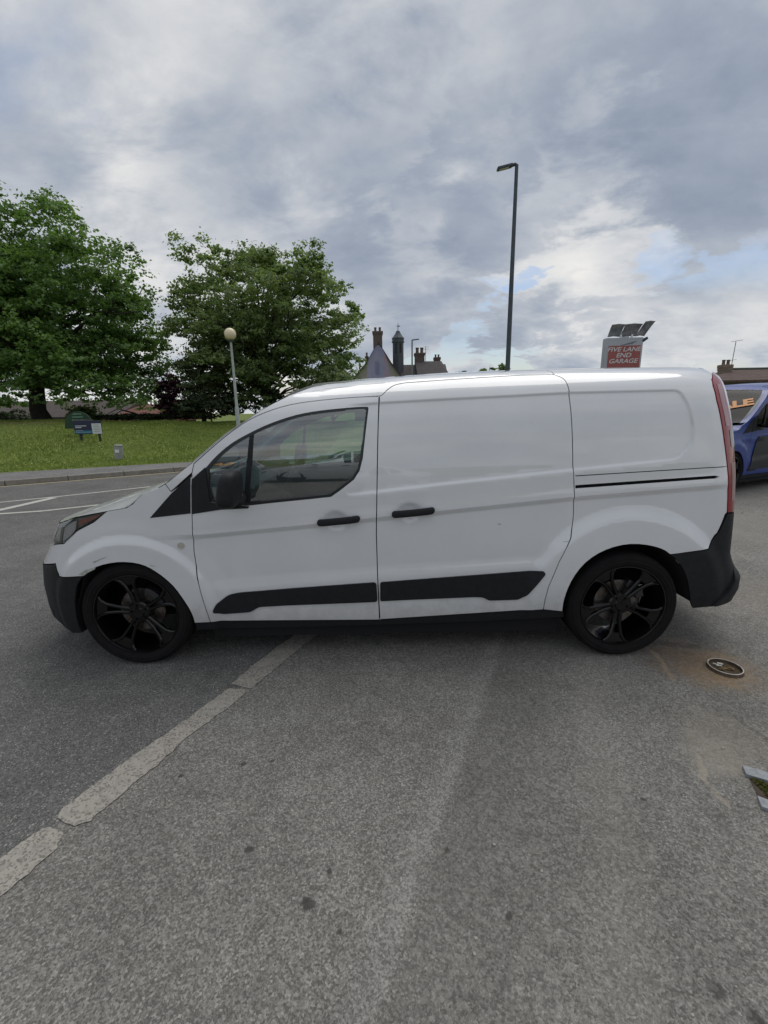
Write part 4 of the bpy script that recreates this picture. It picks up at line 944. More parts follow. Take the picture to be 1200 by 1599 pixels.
# ---------------- buildings ----------------
def tilemat(name,c,row=.28,wid=.2):
    m,nt,b=nodes_mat(name); g=NG(nt); tc=nt.nodes.new('ShaderNodeTexCoord'); br=nt.nodes.new('ShaderNodeTexBrick'); nt.links.new(g.mapping(tc.outputs['Object'],(1,1,1)),br.inputs[0])
    nt.nodes.remove(br); geo=nt.nodes.new('ShaderNodeNewGeometry'); sx=nt.nodes.new('ShaderNodeSeparateXYZ'); nt.links.new(geo.outputs['Position'],sx.inputs[0])
    fr=g.m('FRACT',g.m('MULTIPLY',sx.outputs[2],1/row)); n=g.noise(geo.outputs['Position'],3,6,.7)
    cc=g.mix(g.rng(n,.3,.7),tuple(q*.65 for q in c),tuple(q*1.2 for q in c)); cc=g.mix(g.rng(fr,.0,.22,.55,0),cc,tuple(q*.3 for q in c))
    nt.links.new(cc,b.inputs['Base Color']); b.inputs['Roughness'].default_value=.85; return m
def brickmat(name,c,mortar=(.3,.28,.25),sc=1.0):
    m,nt,b=nodes_mat(name); g=NG(nt); tc=nt.nodes.new('ShaderNodeTexCoord'); br=nt.nodes.new('ShaderNodeTexBrick'); mp=nt.nodes.new('ShaderNodeMapping'); mp.inputs['Rotation'].default_value=(math.pi/2,0,0)
    nt.links.new(tc.outputs['Object'],mp.inputs[0]); nt.links.new(mp.outputs[0],br.inputs[0]); br.inputs['Scale'].default_value=4.4*sc; br.inputs['Mortar Size'].default_value=.018
    br.inputs[1].default_value=(*c,1); br.inputs[2].default_value=(*[q*.65 for q in c],1); br.inputs[3].default_value=(*mortar,1); nt.links.new(br.outputs[0],b.inputs['Base Color']); b.inputs['Roughness'].default_value=.9; return m
M_slate=tilemat('dark_roof_tile',(.060,.050,.052)); M_brown=tilemat('brown_roof_tile',(.075,.058,.050)); M_redt=tilemat('red_roof_tile',(.17,.065,.045))
M_brick=brickmat('dark_brick',(.10,.06,.052)); M_brick2=brickmat('buff_brick',(.23,.17,.12)); M_render=mat('pale_render',(.36,.34,.32),.9,noise=(2,.2)); M_lead=mat('lead_sheet',(.085,.10,.115),.6,noise=(3,.3)); M_pot=mat('chimney_pot',(.13,.09,.075),.8); M_timber=mat('dark_timber',(.03,.028,.028),.8)
M_wind=mat('window_pane',(.03,.035,.04),.08); M_wfr=mat('white_frame',(.6,.6,.6),.5)
def prismroof(x0,x1,y0,y1,ze,zr,axis='x',over=.3,hip=0.0,th=.12):
    m=MB(); x0-=over;x1+=over;y0-=over;y1+=over; yc=(y0+y1)/2; xc=(x0+x1)/2
    if axis=='x': V=[(x0,y0,ze),(x1,y0,ze),(x1,y1,ze),(x0,y1,ze),(x0+hip,yc,zr),(x1-hip,yc,zr)]; F=[(0,1,5,4),(2,3,4,5),(1,2,5),(3,0,4)]
    else: V=[(x0,y0,ze),(x1,y0,ze),(x1,y1,ze),(x0,y1,ze),(xc,y0+hip,zr),(xc,y1-hip,zr)]; F=[(1,2,5,4),(3,0,4,5),(0,1,4),(2,3,5)]
    V2=V+[(a,b,c-th) for a,b,c in V[:4]]; F+=[(0,3,2,1)] if False else [(0,6,7,1),(1,7,8,2),(2,8,9,3),(3,9,6,0),(6,9,8,7)]
    return m.add(V2,F)
def chimney(root,pxl,pxr,ytop,ybot,Y,npots,mt,d=None,potw=.34,poth=.5,cap=True):
    a=at(pxl,ytop,Y); b_=at(pxr,ytop,Y); zb=at(pxl,ybot,Y)[2]-1.5; w=b_[0]-a[0]; d=d or w; xc=(a[0]+b_[0])/2; zt=a[2]
    c=MB().box((xc,Y+d/2,(zt+zb)/2),(w*.86,d*.86,zt-zb)).box((xc,Y+d/2,zt-.12),(w,d,.24),bev=.03).box((xc,Y+d/2,zt-.32),(w*.93,d*.93,.14)).build('chimney',mt,root)
    for k in range(npots):
        x=xc+(k-(npots-1)/2)*w*.42; MB().lathe([(.001,zt),(potw*.5,zt),(potw*.42,zt+poth*.3),(potw*.42,zt+poth*.8),(potw*.5,zt+poth*.85),(potw*.5,zt+poth),(potw*.3,zt+poth),(potw*.3,zt+poth*.5),(.001,zt+poth*.5)],c=(x,Y+d/2,0),n=12).build('chimney_pot',M_pot,c,auto=40)
    return c
def school():
    Y=60; R=thing('gabled_building','old gabled brick building with a slim bell turret and tall chimneys behind the van roof','building',(0,0,0)); R.location=(0,0,0)
    X=lambda p,q=570,y=Y: at(p,q,y)[0]; Z=lambda q,p=640,y=Y: at(p,q,y)[2]
    ze=Z(596); zr=Z(562.5,650)
    MB().box(((X(626)+X(703))/2,Y+5.5,ze/2-.2),(X(703)-X(626),9,ze+.4)).build('wall',M_brick,R)
    prismroof(X(622),X(705),Y+1,Y+10,ze,zr,'x',.0).build('roof',M_slate,R)
    # right cross gable, higher, timbered end
    gx0,gx1=X(688,585),X(706,585); gz=Z(558.3,698)
    MB().add([(gx0-3,Y-1.2,ze),(gx1,Y-1.2,ze),(gx1,Y+9,ze),(gx0-3,Y+9,ze),(gx0-3,Y+3.9,gz),(gx1-.9,Y+3.9,gz)],[(0,1,5,4),(2,3,4,5),(3,0,4)]).build('roof',M_slate,R)
    g=MB().slab([(gx1,Y-1.2,ze),(gx1,Y+9,ze),(gx1-.9,Y+3.9,gz)],(-.2,0,0)).build('gable',M_render,R)
    # the near left gable
    ax=X(592,560); az=Z(541,592); e0,e1=X(553,592),X(629,592); zb=Z(594,592)
    MB().slab([(e0,Y-3,zb),(e1,Y-3,zb),(X(611,570),Y-3,Z(572,611)),(ax,Y-3,az),(X(573,570),Y-3,Z(572,573))],(0,.3,0)).build('gable',M_render,R)
    MB().box(((e0+e1)/2,Y+1,zb/2),(e1-e0-.3,7.5,zb)).build('wall',M_brick,R)
    for sx_ in (0,1):
        P=[(ax,az),(X(611,570),Z(572,611)),(e1,zb-.1)] if sx_ else [(ax,az),(X(573,570),Z(572,573)),(e0,zb-.1)]
        V=[(x,Y-3.35,z+.12) for x,z in P]+[(x,Y+7,z+.12) for x,z in P]; V+=[(x,y,z-.22) for x,y,z in V]
        MB().add(V,[(0,1,4,3),(1,2,5,4),(6,9,10,7),(7,10,11,8),(0,6,7,1),(1,7,8,2),(2,8,11,5),(0,3,9,6),(3,4,10,9),(4,5,11,10)]).build('roof',M_slate,R)
    w=MB().box((X(590,575),Y-3.03,Z(577)),(.5,.08,1.5)).build('window',M_wind,R)
    chimney(R,581.5,598.3,516.7,556,Y+2,2,M_brick,poth=.55,potw=.36)
    chimney(R,647.6,664.7,550.7,565,Y+4,2,M_brick,poth=.75,potw=.5)
    chimney(R,678,689,557.5,566,Y+6,2,M_brick,poth=.4,potw=.3)
    chimney(R,570,576,556,575,Y+5,1,M_brick,poth=.5,potw=.3)
    # bell turret
    tx=X(622,540,Y+4); ty=Y+4; r=(X(630.5,540,ty)-X(613.5,540,ty))/2; z0=Z(575,622,ty); z1=Z(535,622,ty); z2=Z(528,622,ty); z3=Z(517,622,ty); z4=Z(503,622,ty)
    t=MB().lathe([(r,z0-3),(r,z1),(r*1.16,z1),(r*1.16,z1+.15),(r*1.08,z1+.15),(r*1.08,z2-.1),(r*1.15,z2-.1),(r*1.15,z2)],c=(tx,ty,0),n=8).build('turret',M_lead,R)
    MB().lathe([(r*1.15,z2),(r*.85,z2+.25),(r*.55,z2+.55),(r*.3,z2+.95),(r*.16,z3-.1),(.05,z3+.1),(.04,z4-.3),(.001,z4)],c=(tx,ty,0),n=8).build('turret_roof',M_lead,t)
    MB().box((tx,ty,z4-.5),(.5,.03,.04)).box((tx+.15,ty,z4-.5),(.2,.03,.14)).build('weather_vane',M_lead,t)
    for k in (-.45,.45): MB().box((tx+k*r,ty-r*.93,(z0+z1)/2+.9),(.25*r,.1,1.2)).build('louvre',M_timber,t)
    ar=at(665,541,Y+4); MB().tube([(ar[0],Y+4,ar[2]),(ar[0],Y+4,ar[2]-2.5)],.035,6).tube([(ar[0]-.2,Y+4,ar[2]-.05),(ar[0]+.5,Y+4,ar[2]-.05)],.02,5).tube([(ar[0]-.3,Y+4,ar[2]-.35),(ar[0]+.4,Y+4,ar[2]-.35)],.02,5).build('aerial',M_lead,R)
school()
def bungalows():
    Y=40; R=thing('bungalow','long low bungalow with a dark brown tiled roof behind the thick tree trunk','building',(0,0,0))
    x0=at(-60,640,Y)[0]; x1=at(178,640,Y)[0]; ze=at(100,651,Y)[2]; zr=at(100,625.5,Y+4)[2]
    MB().box(((x0+x1)/2,Y+4,ze/2-.3),(x1-x0,8,ze+.6-.1)).build('wall',M_brick,R)
    prismroof(x0,x1,Y,Y+8,ze,zr,'x',.5).build('roof',M_brown,R); MB().box(((x0+x1)/2,Y-.53,ze-.12),(x1-x0+1,.04,.2)).build('gutter',M_timber,R)
    for q in (20,100,150): xx=at(q,652,Y)[0]; f=MB().box((xx,Y-.02,ze-.9),(1.6,.1,1.0)).build('window',M_wfr,R); MB().box((xx,Y-.08,ze-.9),(1.45,.03,.86)).build('pane',M_wind,f)
    Y=37; R=thing('hipped_house','low building with a brick-red hipped roof right of the estate sign','building',(0,0,0))
    x0=at(160,650,Y)[0]; x1=at(256,650,Y)[0]; ze=at(200,656,Y)[2]; zr=at(210,632,Y+3)[2]
    MB().box(((x0+x1)/2,Y+3.5,ze/2-.3),(x1-x0-.4,6.6,ze+.5)).build('wall',M_brick,R)
    prismroof(x0,x1,Y,Y+7,ze,zr,'x',.2,hip=(x1-x0)*.34).build('roof',M_redt,R)
bungalows()
def terrace():
    Y=31; R=thing('terrace_house','brick house with a brown tiled roof and twin-pot chimney behind the blue van','building',(0,0,0))
    x0=at(1121,592,Y)[0]; xr_=at(1146,578,Y+3)[0]; x1=x0+16; ze=at(1121,594,Y)[2]; zr=at(1146,577,Y+3.4)[2]
    MB().box(((x0+x1)/2+.4,Y+3.4,ze/2),(x1-x0,6.5,ze)).build('wall',M_brick,R)
    V=[(x0,Y-.1,ze),(x1,Y-.1,ze),(x1,Y+7,ze),(x0,Y+7,ze),(xr_,Y+3.4,zr),(x1,Y+3.4,zr)]; V+=[(a,b,c-.15) for a,b,c in V[:4]]
    MB().add(V,[(0,1,5,4),(2,3,4,5),(1,2,5),(3,0,4),(0,6,7,1),(1,7,8,2),(2,8,9,3),(3,9,6,0),(6,9,8,7)]).build('roof',tilemat('terrace_tile',(.10,.062,.05)),R)
    MB().tube([(xr_,Y+3.4,zr+.04),(x1,Y+3.4,zr+.04)],.09,8).build('ridge',mat('ridge_tile',(.07,.09,.075),.8),R)
    c=chimney(R,1130,1147,569,583,Y+2.6,2,M_brick2,d=.6,potw=.24,poth=.35)
    a=at(1150,533,Y+3); MB().tube([(a[0],Y+3,a[2]),(a[0]-.08,Y+3,zr-.6)],.022,6).tube([(a[0]-.35,Y+3,a[2]-.02),(a[0]+.5,Y+3,a[2]+.1)],.014,5).tube([(a[0]-.25,Y+3,a[2]-1.35),(a[0]+.25,Y+3,a[2]-1.25)],.012,5).build('aerial',M_lead,R)
    for q in (.2,.5,.8): xx=x0+(x1-x0)*q; f=MB().box((xx,Y+.12,ze-1.2),(1.0,.1,1.3)).build('window',M_wfr,R); MB().box((xx,Y+.06,ze-1.2),(.86,.03,1.16)).build('pane',M_wind,f)
terrace()
# ---------------- street furniture ----------------
M_galv=mat('galvanised_steel',(.20,.23,.25),.5,metal=.6,noise=(5,.25)); M_dkst=mat('dark_steel',(.075,.095,.105),.5,metal=.3,noise=(6,.3)); M_pale=mat('pale_column_paint',(.42,.46,.44),.6,noise=(4,.25))
def lamp_tall():
    Y=16; b=at(793,578,Y); t=at(807.5,256,Y); x=(b[0]+t[0])/2; R=thing('street_lamp','tall slim grey lamp column with a flat angled head, rising over the van roof','street lamp',(x,Y,0))
    zt=t[2]; MB().lathe([(.10,0),(.10,1.3),(.085,1.35),(.078,zt*.5),(.055,zt-.02),(.001,zt)],n=14).build('column',M_dkst,R,auto=40)
    e=at(777,264,Y); L=x-e[0]; dz=zt-e[2]
    MB().tube([(0,0,zt-.16),(0,0,zt-.03),(-.05,0,zt+.0),(-L*.3,0,zt-dz*.3)],.05,10).build('bracket',M_dkst,R,smooth=True)
    h=MB().box((-L*.62,0,zt-dz*.62),(L*.78,.20,.075),bev=.02,ry=-math.atan2(dz,L)).build('lamp_head',M_dkst,R); MB().box((-L*.66,0,zt-dz*.66-.043),(L*.5,.14,.012),ry=-math.atan2(dz,L)).build('diffuser',mat('diffuser',(.5,.5,.48),.3),h)
    Y=50; b=at(644,590,Y); t=at(643.8,530.5,Y); e=at(653,529.5,Y); R=thing('street_lamp','thin distant lamp column in front of the gabled building','street lamp',(b[0],Y,0)); zt=t[2]
    MB().lathe([(.11,0),(.075,zt),(.001,zt+.02)],n=10).build('column',M_galv,R,auto=40); L=e[0]-t[0]
    MB().box((L*.6,0,zt+.02),(L*1.2,.2,.12),bev=.03,ry=-.1).build('lamp_head',M_galv,R)
    Y=19; g=at(360,526,Y); b=at(374,662,Y); x=g[0]; z0=float(terr(x,Y)); R=thing('globe_lamp','pale lamp post with a round cream globe in front of the broad tree','street lamp',(x,Y,z0)); zt=at(361,533,Y)[2]-z0
    MB().lathe([(.085,-.2),(.085,1.2),(.06,1.25),(.045,zt-.1),(.045,zt)],n=14).build('column',M_pale,R,auto=40)
    MB().lathe([(.001,zt-.03),(.10,zt-.02),(.13,zt+.03),(.12,zt+.06),(.001,zt+.06)],n=20).build('collar',M_dkst,R,auto=40)
    r=.235; MB().lathe([(r*math.sin(a),zt+.05+r-r*math.cos(a)) for a in np.linspace(.25,math.pi-.001,18)],n=28).build('globe',mat('globe_glass',(.78,.66,.45),.35,coat=.3),R,smooth=True)
lamp_tall()
def garage_sign():
    Y=13; R=thing('garage_sign','grey and red lightbox sign reading FIVE LANE END GARAGE above the rear roof','sign',(0,0,0)); q=lambda x,y,d=0: Vector(at(x,y,Y+d))
    TL,TR,BR,BL=q(944.6,528.5,.12),q(1005.4,526),q(1000.6,569),q(941,571,.12)
    x0,x1=(TL.x+BL.x)/2,(TR.x+BR.x)/2; z1=(TL.z+TR.z)/2; zb=(BL.z+BR.z)/2-.55
    w=x1-x0; xc=(x0+x1)/2; R.location=(xc,Y,0); R.rotation_euler=(0,0,math.radians(-4))
    MB().box((0,.12,(z1+zb)/2),(w,.22,z1-zb),bev=.025).build('cabinet',mat('sign_cabinet',(.40,.42,.44),.5),R,auto=40)
    zp1=q(975,539.5).z; zp0=zp1-.80; pw=w*.855
    MB().box((.02,.005,(zp1+zp0)/2),(pw,.012,zp1-zp0)).build('sign_face',mat('sign_red',(.36,.10,.085),.45,noise=(2,.15)),R)
    mt=mat('sign_lettering',(.62,.60,.58),.5)
    for t,yy in (('FIVE LANE',545.6),('END',554.8),('GARAGE',563.8)):
        z=q(975,yy).z; text_obj('lettering',t,.165,mt,R,Matrix.Translation((.0,-.004,z))@Matrix.Rotation(math.pi/2,4,'X')@Matrix.Scale(1.22,4,(1,0,0)),.002,shear=.25,bold=.003)
    MB().slab([(-.12,-.006,z1-.21),(.22,-.006,z1-.12),(.34,-.006,z1-.10),(.22,-.006,z1-.165)],(0,.01,0)).build('swoosh',mat('swoosh_grey',(.16,.19,.20),.5),R)
    MB().lathe([(.09,0),(.09,zb)],c=(0,.12,0),n=14).build('post',M_dkst,R,auto=40)
    M_hood=mat('weathered_hood',(.16,.17,.17),.5,metal=.3,noise=(5,.5,(.40,.41,.39)))
    for (a,w_,h,tilt,nm) in ((-.30,.36,.30,.25,'left grey floodlight hood leaning on the garage sign'),(.10,.46,.30,.35,'middle dark floodlight hood over the garage sign'),(.42,.26,.36,.95,'right floodlight hood flaring out past the garage sign')):
        V=[];n=9
        for i in range(n):
            t=i/(n-1); y=-.30+.42*t; z=h*math.sin(t*1.45)**.8 if False else h*(1-(1-t)**2.0)*.0+h*math.sin((1-t)*1.35)
            for s in (-1,0,1): V.append((a+s*w_/2*(1.0-.1*t)+ (h-z)*-.0+z*tilt*.45, y*.5, z1+.05+z*1.0-.02*abs(s)))
        F=[(i*3+j,i*3+j+1,(i+1)*3+j+1,(i+1)*3+j) for i in range(n-1) for j in (0,1)]
        o=MB().add(V,F).build('floodlight_hood',M_hood,R,smooth=True); md=o.modifiers.new('t','SOLIDIFY'); md.thickness=.015
    for a in (-.10,.20): MB().box((a,.05,z1+.09),(.05,.06,.20),bev=.01).build('bracket',mat('bracket_white',(.75,.76,.8),.4),R)
    MB().box((.04,.12,z1+.06),(.24,.05,.10),bev=.01).build('lamp_tube',mat('lamp_white',(.8,.8,.85),.3),R)
    MB().tube([(w/2-.02,.05,z1-.10),(w/2+.10,.0,z1-.02)],[.05,.035],8).build('bracket_arm',M_dkst,R)
garage_sign()
def estate_sign():
    p=terrz(141,689); R=thing('estate_sign','navy and white sign board on two short posts in the grass bank','sign',(p[0],p[1],float(p[2])),math.radians(8)); s=p[1]/680
    W_,H_=38*s*1.02,20*s; z0=11*s
    MB().box((0,0,z0+H_/2),(W_,.05,H_),bev=.006).build('board',mat('sign_navy',(.012,.018,.055),.4),R)
    MB().box((W_*.33,-.03,z0+H_*.40),(W_*.34,.014,H_*.78)).build('white_panel',mat('sign_white',(.62,.64,.66),.5),R)
    MB().box((-W_*.17,-.03,z0+H_*.16),(W_*.64,.014,H_*.22)).build('blue_band',mat('sign_blue',(.02,.17,.28),.4),R)
    MB().box((-W_*.15,.02,z0+H_*.98),(W_*.66,.04,H_*.22)).build('top_board',mat('sign_mauve',(.10,.08,.10),.5),R)
    mt=mat('sign_text_white',(.6,.62,.65),.5)
    for yy,a,b_ in ((.62,.40,.0),(.50,.22,.0),(.26,.26,.0),(.15,.52,.0)): MB().box((-W_*.44+W_*a/2,-.032,z0+H_*yy),(W_*a,.01,H_*.055)).build('text_line',mt,R)
    mt2=mat('sign_text_grey',(.3,.32,.33),.5)
    for k in range(5): MB().box((W_*.33,-.041,z0+H_*(.68-.12*k)),(W_*.22,.006,H_*.03)).build('text_line',mt2,R)
    for sx_ in (-.32,.36): MB().box((W_*sx_,.03,z0/2+H_*.4-.1),(.07,.05,z0+H_*.8+.2)).build('post',mat('post_green',(.02,.03,.028),.6),R)
    q=terrz(128,672); R2=thing('green_sign','domed green sign with pale lines of text behind the navy board','sign',(R.location.x-.72,R.location.y+.6,0)); zc=at(129,657,R.location.y+1.0)[2]; w=.56; h=.62
    n=18; MB().slab([(-w*1.0,0,zc-.28)]+[(w*math.cos(t),0,zc-.25+h*math.sin(t)) for t in np.linspace(math.pi,0,n)]+[(w*1.0,0,zc-.28)],(0,.04,0)).build('board',mat('sign_green',(.012,.06,.022),.5,noise=(9,.5)),R2)
    for k,a in enumerate((.34,.42,.46)): MB().box((0,-.012,zc+.26-k*.11),(a,.012,.028)).build('text_line',mat('sign_text_mint',(.2,.38,.27),.5),R2)
    MB().box((0,.06,zc*.5),(.08,.05,zc+.1)).build('post',M_dkst,R2)
    p=terrz(186,717); R3=thing('marker_post','short pale concrete marker post with a white plate near the pavement edge','bollard',(p[0],p[1],float(p[2]))); R3.rotation_euler=(0,math.radians(6),0); s=p[1]/680
    MB().lathe([(.001,-.1),(6*s,-.1),(6*s,19*s),(5.6*s,20.5*s),(6.3*s,21*s),(6.3*s,22*s),(.001,22.5*s)],n=16).build('post',mat('post_concrete',(.34,.34,.33),.8,noise=(12,.3)),R3,auto=40)
    MB().box((.02,-6.1*s,13*s),(6*s,.02,4.5*s)).build('plate',mat('plate_white',(.7,.72,.74),.5),R3)
estate_sign()
def feather_flag():
    Y=7.2; a=at(590.5,537.5,Y); R=thing('feather_flag','translucent lilac teardrop flag with a pink edge rising behind the cab roof','flag',(at(592,600,Y)[0],Y,0)); 
    L=[(590.5,537.5),(583,545),(577.5,556),(574,570),(574.5,592),(576,640),(580,700)]; Rr=[(590.5,537.5),(597,544),(602.5,555),(606.5,568),(608.5,578),(608,592),(606,640),(604,700)]
    P=[at(x,y,Y) for x,y in catm(L,3)]; Q=[at(x,y,Y) for x,y in catm(Rr,3)]; ox=R.location.x
    zs=np.linspace(P[0][2]-.01,P[-1][2],26); Pz=sorted([(p[2],p[0]) for p in P]); Qz=sorted([(p[2],p[0]) for p in Q]); V=[];nn=9
    for z in zs:
        xl=np.interp(z,*zip(*Pz)); xr_=np.interp(z,*zip(*Qz))
        for j in range(nn): t=j/(nn-1); V.append((xl+(xr_-xl)*t-ox,.018*math.sin(t*5+z*3),z))
    F=[(i*nn+j,i*nn+j+1,(i+1)*nn+j+1,(i+1)*nn+j) for i in range(25) for j in range(nn-1)]
    m,nt,b=nodes_mat('flag_cloth'); g=NG(nt); tc=nt.nodes.new('ShaderNodeTexCoord'); sx=nt.nodes.new('ShaderNodeSeparateXYZ'); nt.links.new(tc.outputs['Object'],sx.inputs[0])
    c=g.mix(g.rng(g.m('ADD',sx.outputs[0],g.m('MULTIPLY',g.noise(tc.outputs['Object'],6,3),.1)),.10,.16),(.32,.33,.50),(.50,.22,.22)); c=g.mix(g.rng(g.noise(tc.outputs['Object'],4,4),.4,.65,0,.6),c,(.22,.25,.50)); nt.links.new(c,b.inputs['Base Color']); b.inputs['Roughness'].default_value=.8; b.inputs['Alpha'].default_value=.52
    MB().add(V,F).build('cloth',m,R,smooth=True)
    MB().tube([(0-.02,.03,0),(-.03,.03,2.0),(-.04,.03,P[-1][2]+.2)],.02,8).build('pole',M_dkst,R); MB().box((0,.03,.03),(.5,.5,.04),bev=.01).build('base',M_dkst,R)
feather_flag()
# ---------------- blue van ----------------
bw=build_van('panel_van','dark blue van with an orange SALE banner across its windscreen, parked behind the white van',M_blue,(0,0,0),M_bglass,1.10,math.radians(24),step=.05,detailed=False)
_sp=gp(1152,768); _A=Matrix.Rotation(math.radians(24),3,'Z')@Vector((-1.24,-.90,0))*1.10; bw.location=(6.36-_A.x,7.70-_A.y,0)
def sale():
    a0=APIL[0][0]
    def f(s,q,o=.012):
        def g(s,q):
            x,y,_=raw(s,zshf(s)); h=YC-float(np.ravel(y)[0]); return Vector((s-(.13-.01*ss(a0,-.56,s))*(1-q*q)**1.5,-h*q,zshf(s)+(-.045*(1-ss(-1.3,-1.05,s))+.010+.02*ss(-.8,-.56,s))*(1-abs(q)**2.2)))
        p=g(s,q); n=(g(s,q+.02)-g(s,q-.02)).cross(g(s+.02,q)-g(s-.02,q)).normalized(); n=n if n.x<0 else -n
        return p+n*o
    def conform(o,s0,q0,rot):
        for v in o.data.vertices:
            x,y,z=v.co; X_,Y_=x*math.cos(rot)-y*math.sin(rot),x*math.sin(rot)+y*math.cos(rot); v.co=f(s0+Y_*.78,q0+X_/.85,.012+z)
        o.data.update()
    o=text_obj('lettering','SALE',.26,mat('orange_lettering',(.62,.30,.12),.6),bw,Matrix.Identity(4),.001,bold=.012); conform(o,-.95,.56,.38)
    def grid(w,h,n=6): return MB().add([(-w/2+w*i/n,-h/2+h*j/n,0) for i in range(n+1) for j in range(n+1)],[(i*(n+1)+j,(i+1)*(n+1)+j,(i+1)*(n+1)+j+1,i*(n+1)+j+1) for i in range(n) for j in range(n)])
    o=grid(.20,.20).build('price_card',mat('price_card',(.55,.60,.55),.6),bw); conform(o,-1.06,.36,.0)
    o=grid(.05,.14).build('card_slot',mat('card_ink',(.12,.13,.13),.6),bw); o.data.transform(Matrix.Translation((.02,.01,.003))); conform(o,-1.06,.36,.0)
    # dark reflection on the near door, put in as a black overlay
    M_=mat('reflection_black',(.008,.010,.014),.45)
    panel('door_reflection',roundc([(-1.02,.36),(1.3,.36),(1.3,.86),(-.93,.90)],.07),M_,bw,org=(0,YC,0),off=.012,inset=0,lip=.012,step=.04)
sale()
# ---------------- small things on the ground ----------------
def drain():
    c=(2.012,2.305); R=thing('drain_ring','small round metal ring sunk in rusty tarmac behind the rear wheel, debris inside','drain',(c[0],c[1],.004)); r=.088
    MB().lathe([(r+.004,.0),(r,.020),(r-.006,.020),(r-.007,.001)],n=40).build('ring',mat('rusty_steel',(.14,.10,.07),.6,metal=.3,noise=(40,.4)),R,auto=40)
    MB().lathe([(r,.0202),(r-.0015,.0215),(r-.0055,.0215),(r-.0065,.0202)],n=40,close=True).build('rim',mat('rim_highlight',(.60,.57,.52),.45,metal=.3,noise=(40,.3)),R,auto=40)  # pale ring top, its highlight put into the colour
    MB().lathe([(.001,.0015),(r-.006,.0015)],n=30).build('bottom',mat('silt',(.045,.035,.025),.9,noise=(60,.6,(.12,.08,.04))),R)  # silt floor, darkened in the colour for the shade of a deep hole
    rnd=random.Random(5); M1=mat('leaf_litter',(.20,.14,.06),.8); M2=mat('litter_pale',(.5,.5,.46),.6)
    for k in range(10):
        a=rnd.uniform(0,6.28); q=rnd.uniform(0,.055); o=MB().box((q*math.cos(a)-.015,q*math.sin(a)-.01,.006+.003*k*.4),(rnd.uniform(.012,.035),rnd.uniform(.006,.014),.003),rz=rnd.uniform(0,3),rx=rnd.uniform(-.4,.4)).build('debris',M1 if k%3 else M2,R)
drain()
def frame():
    R=thing('floor_drain','pair of grey metal bars with moss between them at the right edge of the tarmac','drain',(0,0,0)); mt=mat('grey_bar',(.34,.36,.38),.6,noise=(40,.35),bump=(90,.4,.002))
    A=[gp(1159,1201),gp(1200,1212),gp(1290,1236),gp(1290,1258),gp(1200,1225.5),gp(1165,1215)]; MB().slab([(p[0],p[1],.006) for p in A],(0,0,.014)).build('bar',mt,R)
    A=[gp(1182,1249),gp(1200,1256),gp(1290,1292),gp(1290,1322),gp(1200,1270),gp(1189,1266)]; MB().slab([(p[0],p[1],.006) for p in A],(0,0,.014)).build('bar',mt,R)
    A=[gp(1170,1217),gp(1200,1227),gp(1290,1260),gp(1290,1290),gp(1200,1254),gp(1184,1246)]; tri_=[(p[0],p[1]) for p in A]; MB().poly([(x,y,.007) for x,y in tri_]).build('silt',mat('silt_bed',(.10,.075,.055),.9,noise=(40,.5)),R)
    r=np.random.default_rng(3); B=np.array(tri_); n=2600; pts=np.stack([r.uniform(B[:,0].min()+.03,B[:,0].max(),n),r.uniform(B[:,1].min(),B[:,1].max(),n)],1); pts=pts[in_poly(pts,[tuple(p) for p in B])]; pts=pts[pts[:,0]>gp(1184,1235)[0]+r.uniform(0,.03,len(pts))]
    C=np.concatenate([pts,r.uniform(.008,.018,(len(pts),1))],1); V,F=leaves(C,np.tile([0,0,.6],(len(C),1)),.010,r); fast('moss',V,F,leafmat('moss_leaf',(.08,.09,.02),(.16,.15,.04),(.05,.06,.02)),R)
frame()
def grit():
    r=random.Random(12); m=MB()
    for k in range(260):
        x=r.uniform(-1.6,2.2); y=r.uniform(.75,3.2); s=r.uniform(.0015,.004)*(1.6 if k%19==0 else 1); V=[(x+s*r.uniform(.6,1.3)*a,y+s*r.uniform(.6,1.3)*b_,.004+s*.8*(c+1)*.6) for a in (-1,1) for b_ in (-1,1) for c in (-1,1)]
        m.add(V,[(0,1,3,2),(4,6,7,5),(0,4,5,1),(2,3,7,6),(0,2,6,4),(1,5,7,3)])
    tag(m.build('loose_grit',mat('grit_stone',(.34,.31,.27),.9)),kind='stuff',label='loose grit scattered over the tarmac',cat='grit')
grit()

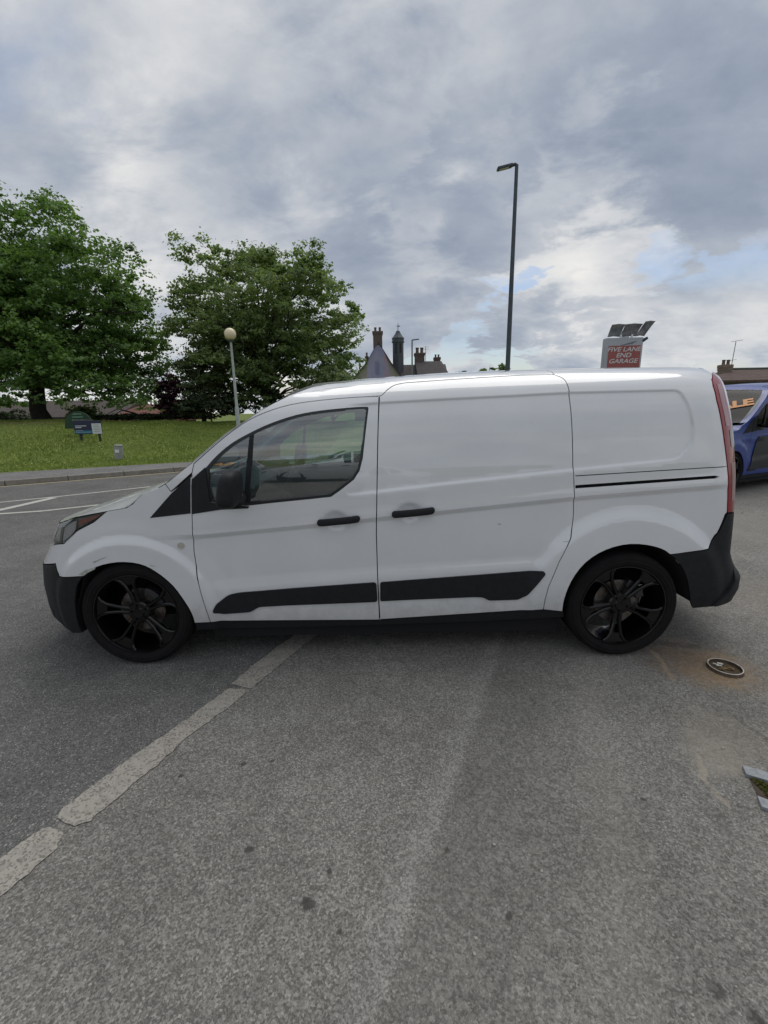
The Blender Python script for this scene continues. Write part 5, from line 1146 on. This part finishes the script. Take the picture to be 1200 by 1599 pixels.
# ---------------- cars standing behind the photographer, seen only as reflections ----------------
def saloon(name,label,paint,loc,rz,group):
    R=thing(name,label,'car',loc,rz,group); hw=.89
    xs=[-2.25,-2.2,-2.05,-1.7,-1.2,-.95,-.5,-.05,.4,.9,1.3,1.75,2.05,2.18,2.22]
    zt=[.55,.68,.76,.84,.93,.98,1.22,1.40,1.45,1.42,1.28,1.06,1.02,.90,.6]
    V=[];F=[];n=0
    for x,z in zip(xs,zt):
        w=hw*(1-.16*ss(1.6,2.25,abs(x))-.10*ss(2.1,2.25,abs(x))); belt=min(z,.93)
        cab=max(0,z-.95)/.5; wt=w*(.93-.22*cab)
        ring=[(w*.90,.20),(w*.98,.35),(w,.62),(w*.985,belt*.86),(w*.955,belt),(wt*1.0,max(belt+.002,z-.06)),(wt*.85,z-.012),(wt*.5,z+.012),(0,z+.02)]
        ring=ring+[(-a,b) for a,b in ring[-2::-1]]; n=len(ring); V+=[(x,a,b) for a,b in ring]
    for i in range(len(xs)-1):
        for j in range(n-1): F.append((i*n+j,i*n+j+1,(i+1)*n+j+1,(i+1)*n+j))
    F+=[tuple(range(n)),tuple((len(xs)-1)*n+j for j in range(n))]
    MB().add(V,F).build('body',paint,R,auto=45)
    g=mat('car_glass',(.03,.04,.045),.06)
    for sg in (1,-1):
        for P in ([(-.86,.97),(-.38,1.23),(.06,1.34),(.10,.95)],[(.16,.95),(.12,1.35),(.62,1.36),(.90,1.30),(1.05,.97)],[(1.10,.98),(.98,1.28),(1.40,1.10)]):
            pts=[]
            for x,z in P:
                zz=np.interp(x,xs,zt); cab=max(0,zz-.95)/.5; wt=hw*(.93-.22*cab); t=np.clip((z-.93)/max(.02,zz-.06-.93),0,1); pts.append((x,sg*(hw*.955+(wt-hw*.955)*t+.006),z))
            MB().slab(pts,(0,-sg*.01,0)).build('window',g,R)
        for x in (-.02,.95): MB().box((x,sg*.885,.84),(.18,.03,.028),bev=.008).build('door_handle',M_chrome,R)
        MB().box((-.78,sg*1.0,1.0),(.12,.2,.13),bev=.04).build('wing_mirror',paint,R,auto=40)
        for x in (-1.38,1.38):
            w=make_wheel(R,(x,-.875*sg,.335),sg,True); w.scale=(.97,.9,.97)
            MB().lathe([(.001,.0),(.37,.0),(.37,.012)],c=(x,-.868*sg-(0 if sg>0 else .0),.34),axis='Y',n=32).build('wheel_arch',M_dark,R)
        MB().box((-2.08,sg*.62,.66),(.24,.34,.13),bev=.04,rz=-sg*.35).build('headlight',M_chrome,R); MB().box((2.14,sg*.62,.82),(.14,.34,.15),bev=.04,rz=sg*.3).build('tail_light',M_red,R)
    MB().slab([(-1.12,-.70,.985),(-1.12,.70,.985),(-.12,.56,1.405),(-.12,-.56,1.405)],(-.006,0,.012)).build('windscreen',g,R)
    return R
M_silver=mat('silver_paint',(.62,.65,.66),.35,metal=.1,coat=1)
saloon('parked_car','silver saloon car standing behind the photographer, mirrored in the cab window',M_silver,(-.9,-6.6,0),0,None)
c2=saloon('parked_car','dark saloon with orange windscreen lettering behind the photographer, mirrored in the quarter light',mat('graphite_paint',(.06,.07,.08),.3,metal=.5,coat=1),(-4.35,-6.6,0),math.radians(-95),None)
_u=Vector((0,-1,0)); _v=Vector((1.0,0,.42)).normalized(); _n=_u.cross(_v)
text_obj('lettering','SALE',.48,mat('orange_banner',(.8,.38,.06),.6),c2,Matrix.Translation((-.64,0,1.215))@Matrix(((_u.x,_v.x,_n.x,0),(_u.y,_v.y,_n.y,0),(_u.z,_v.z,_n.z,0),(0,0,0,1)))@Matrix.Rotation(.15,4,'Z'),.004,bold=.02)
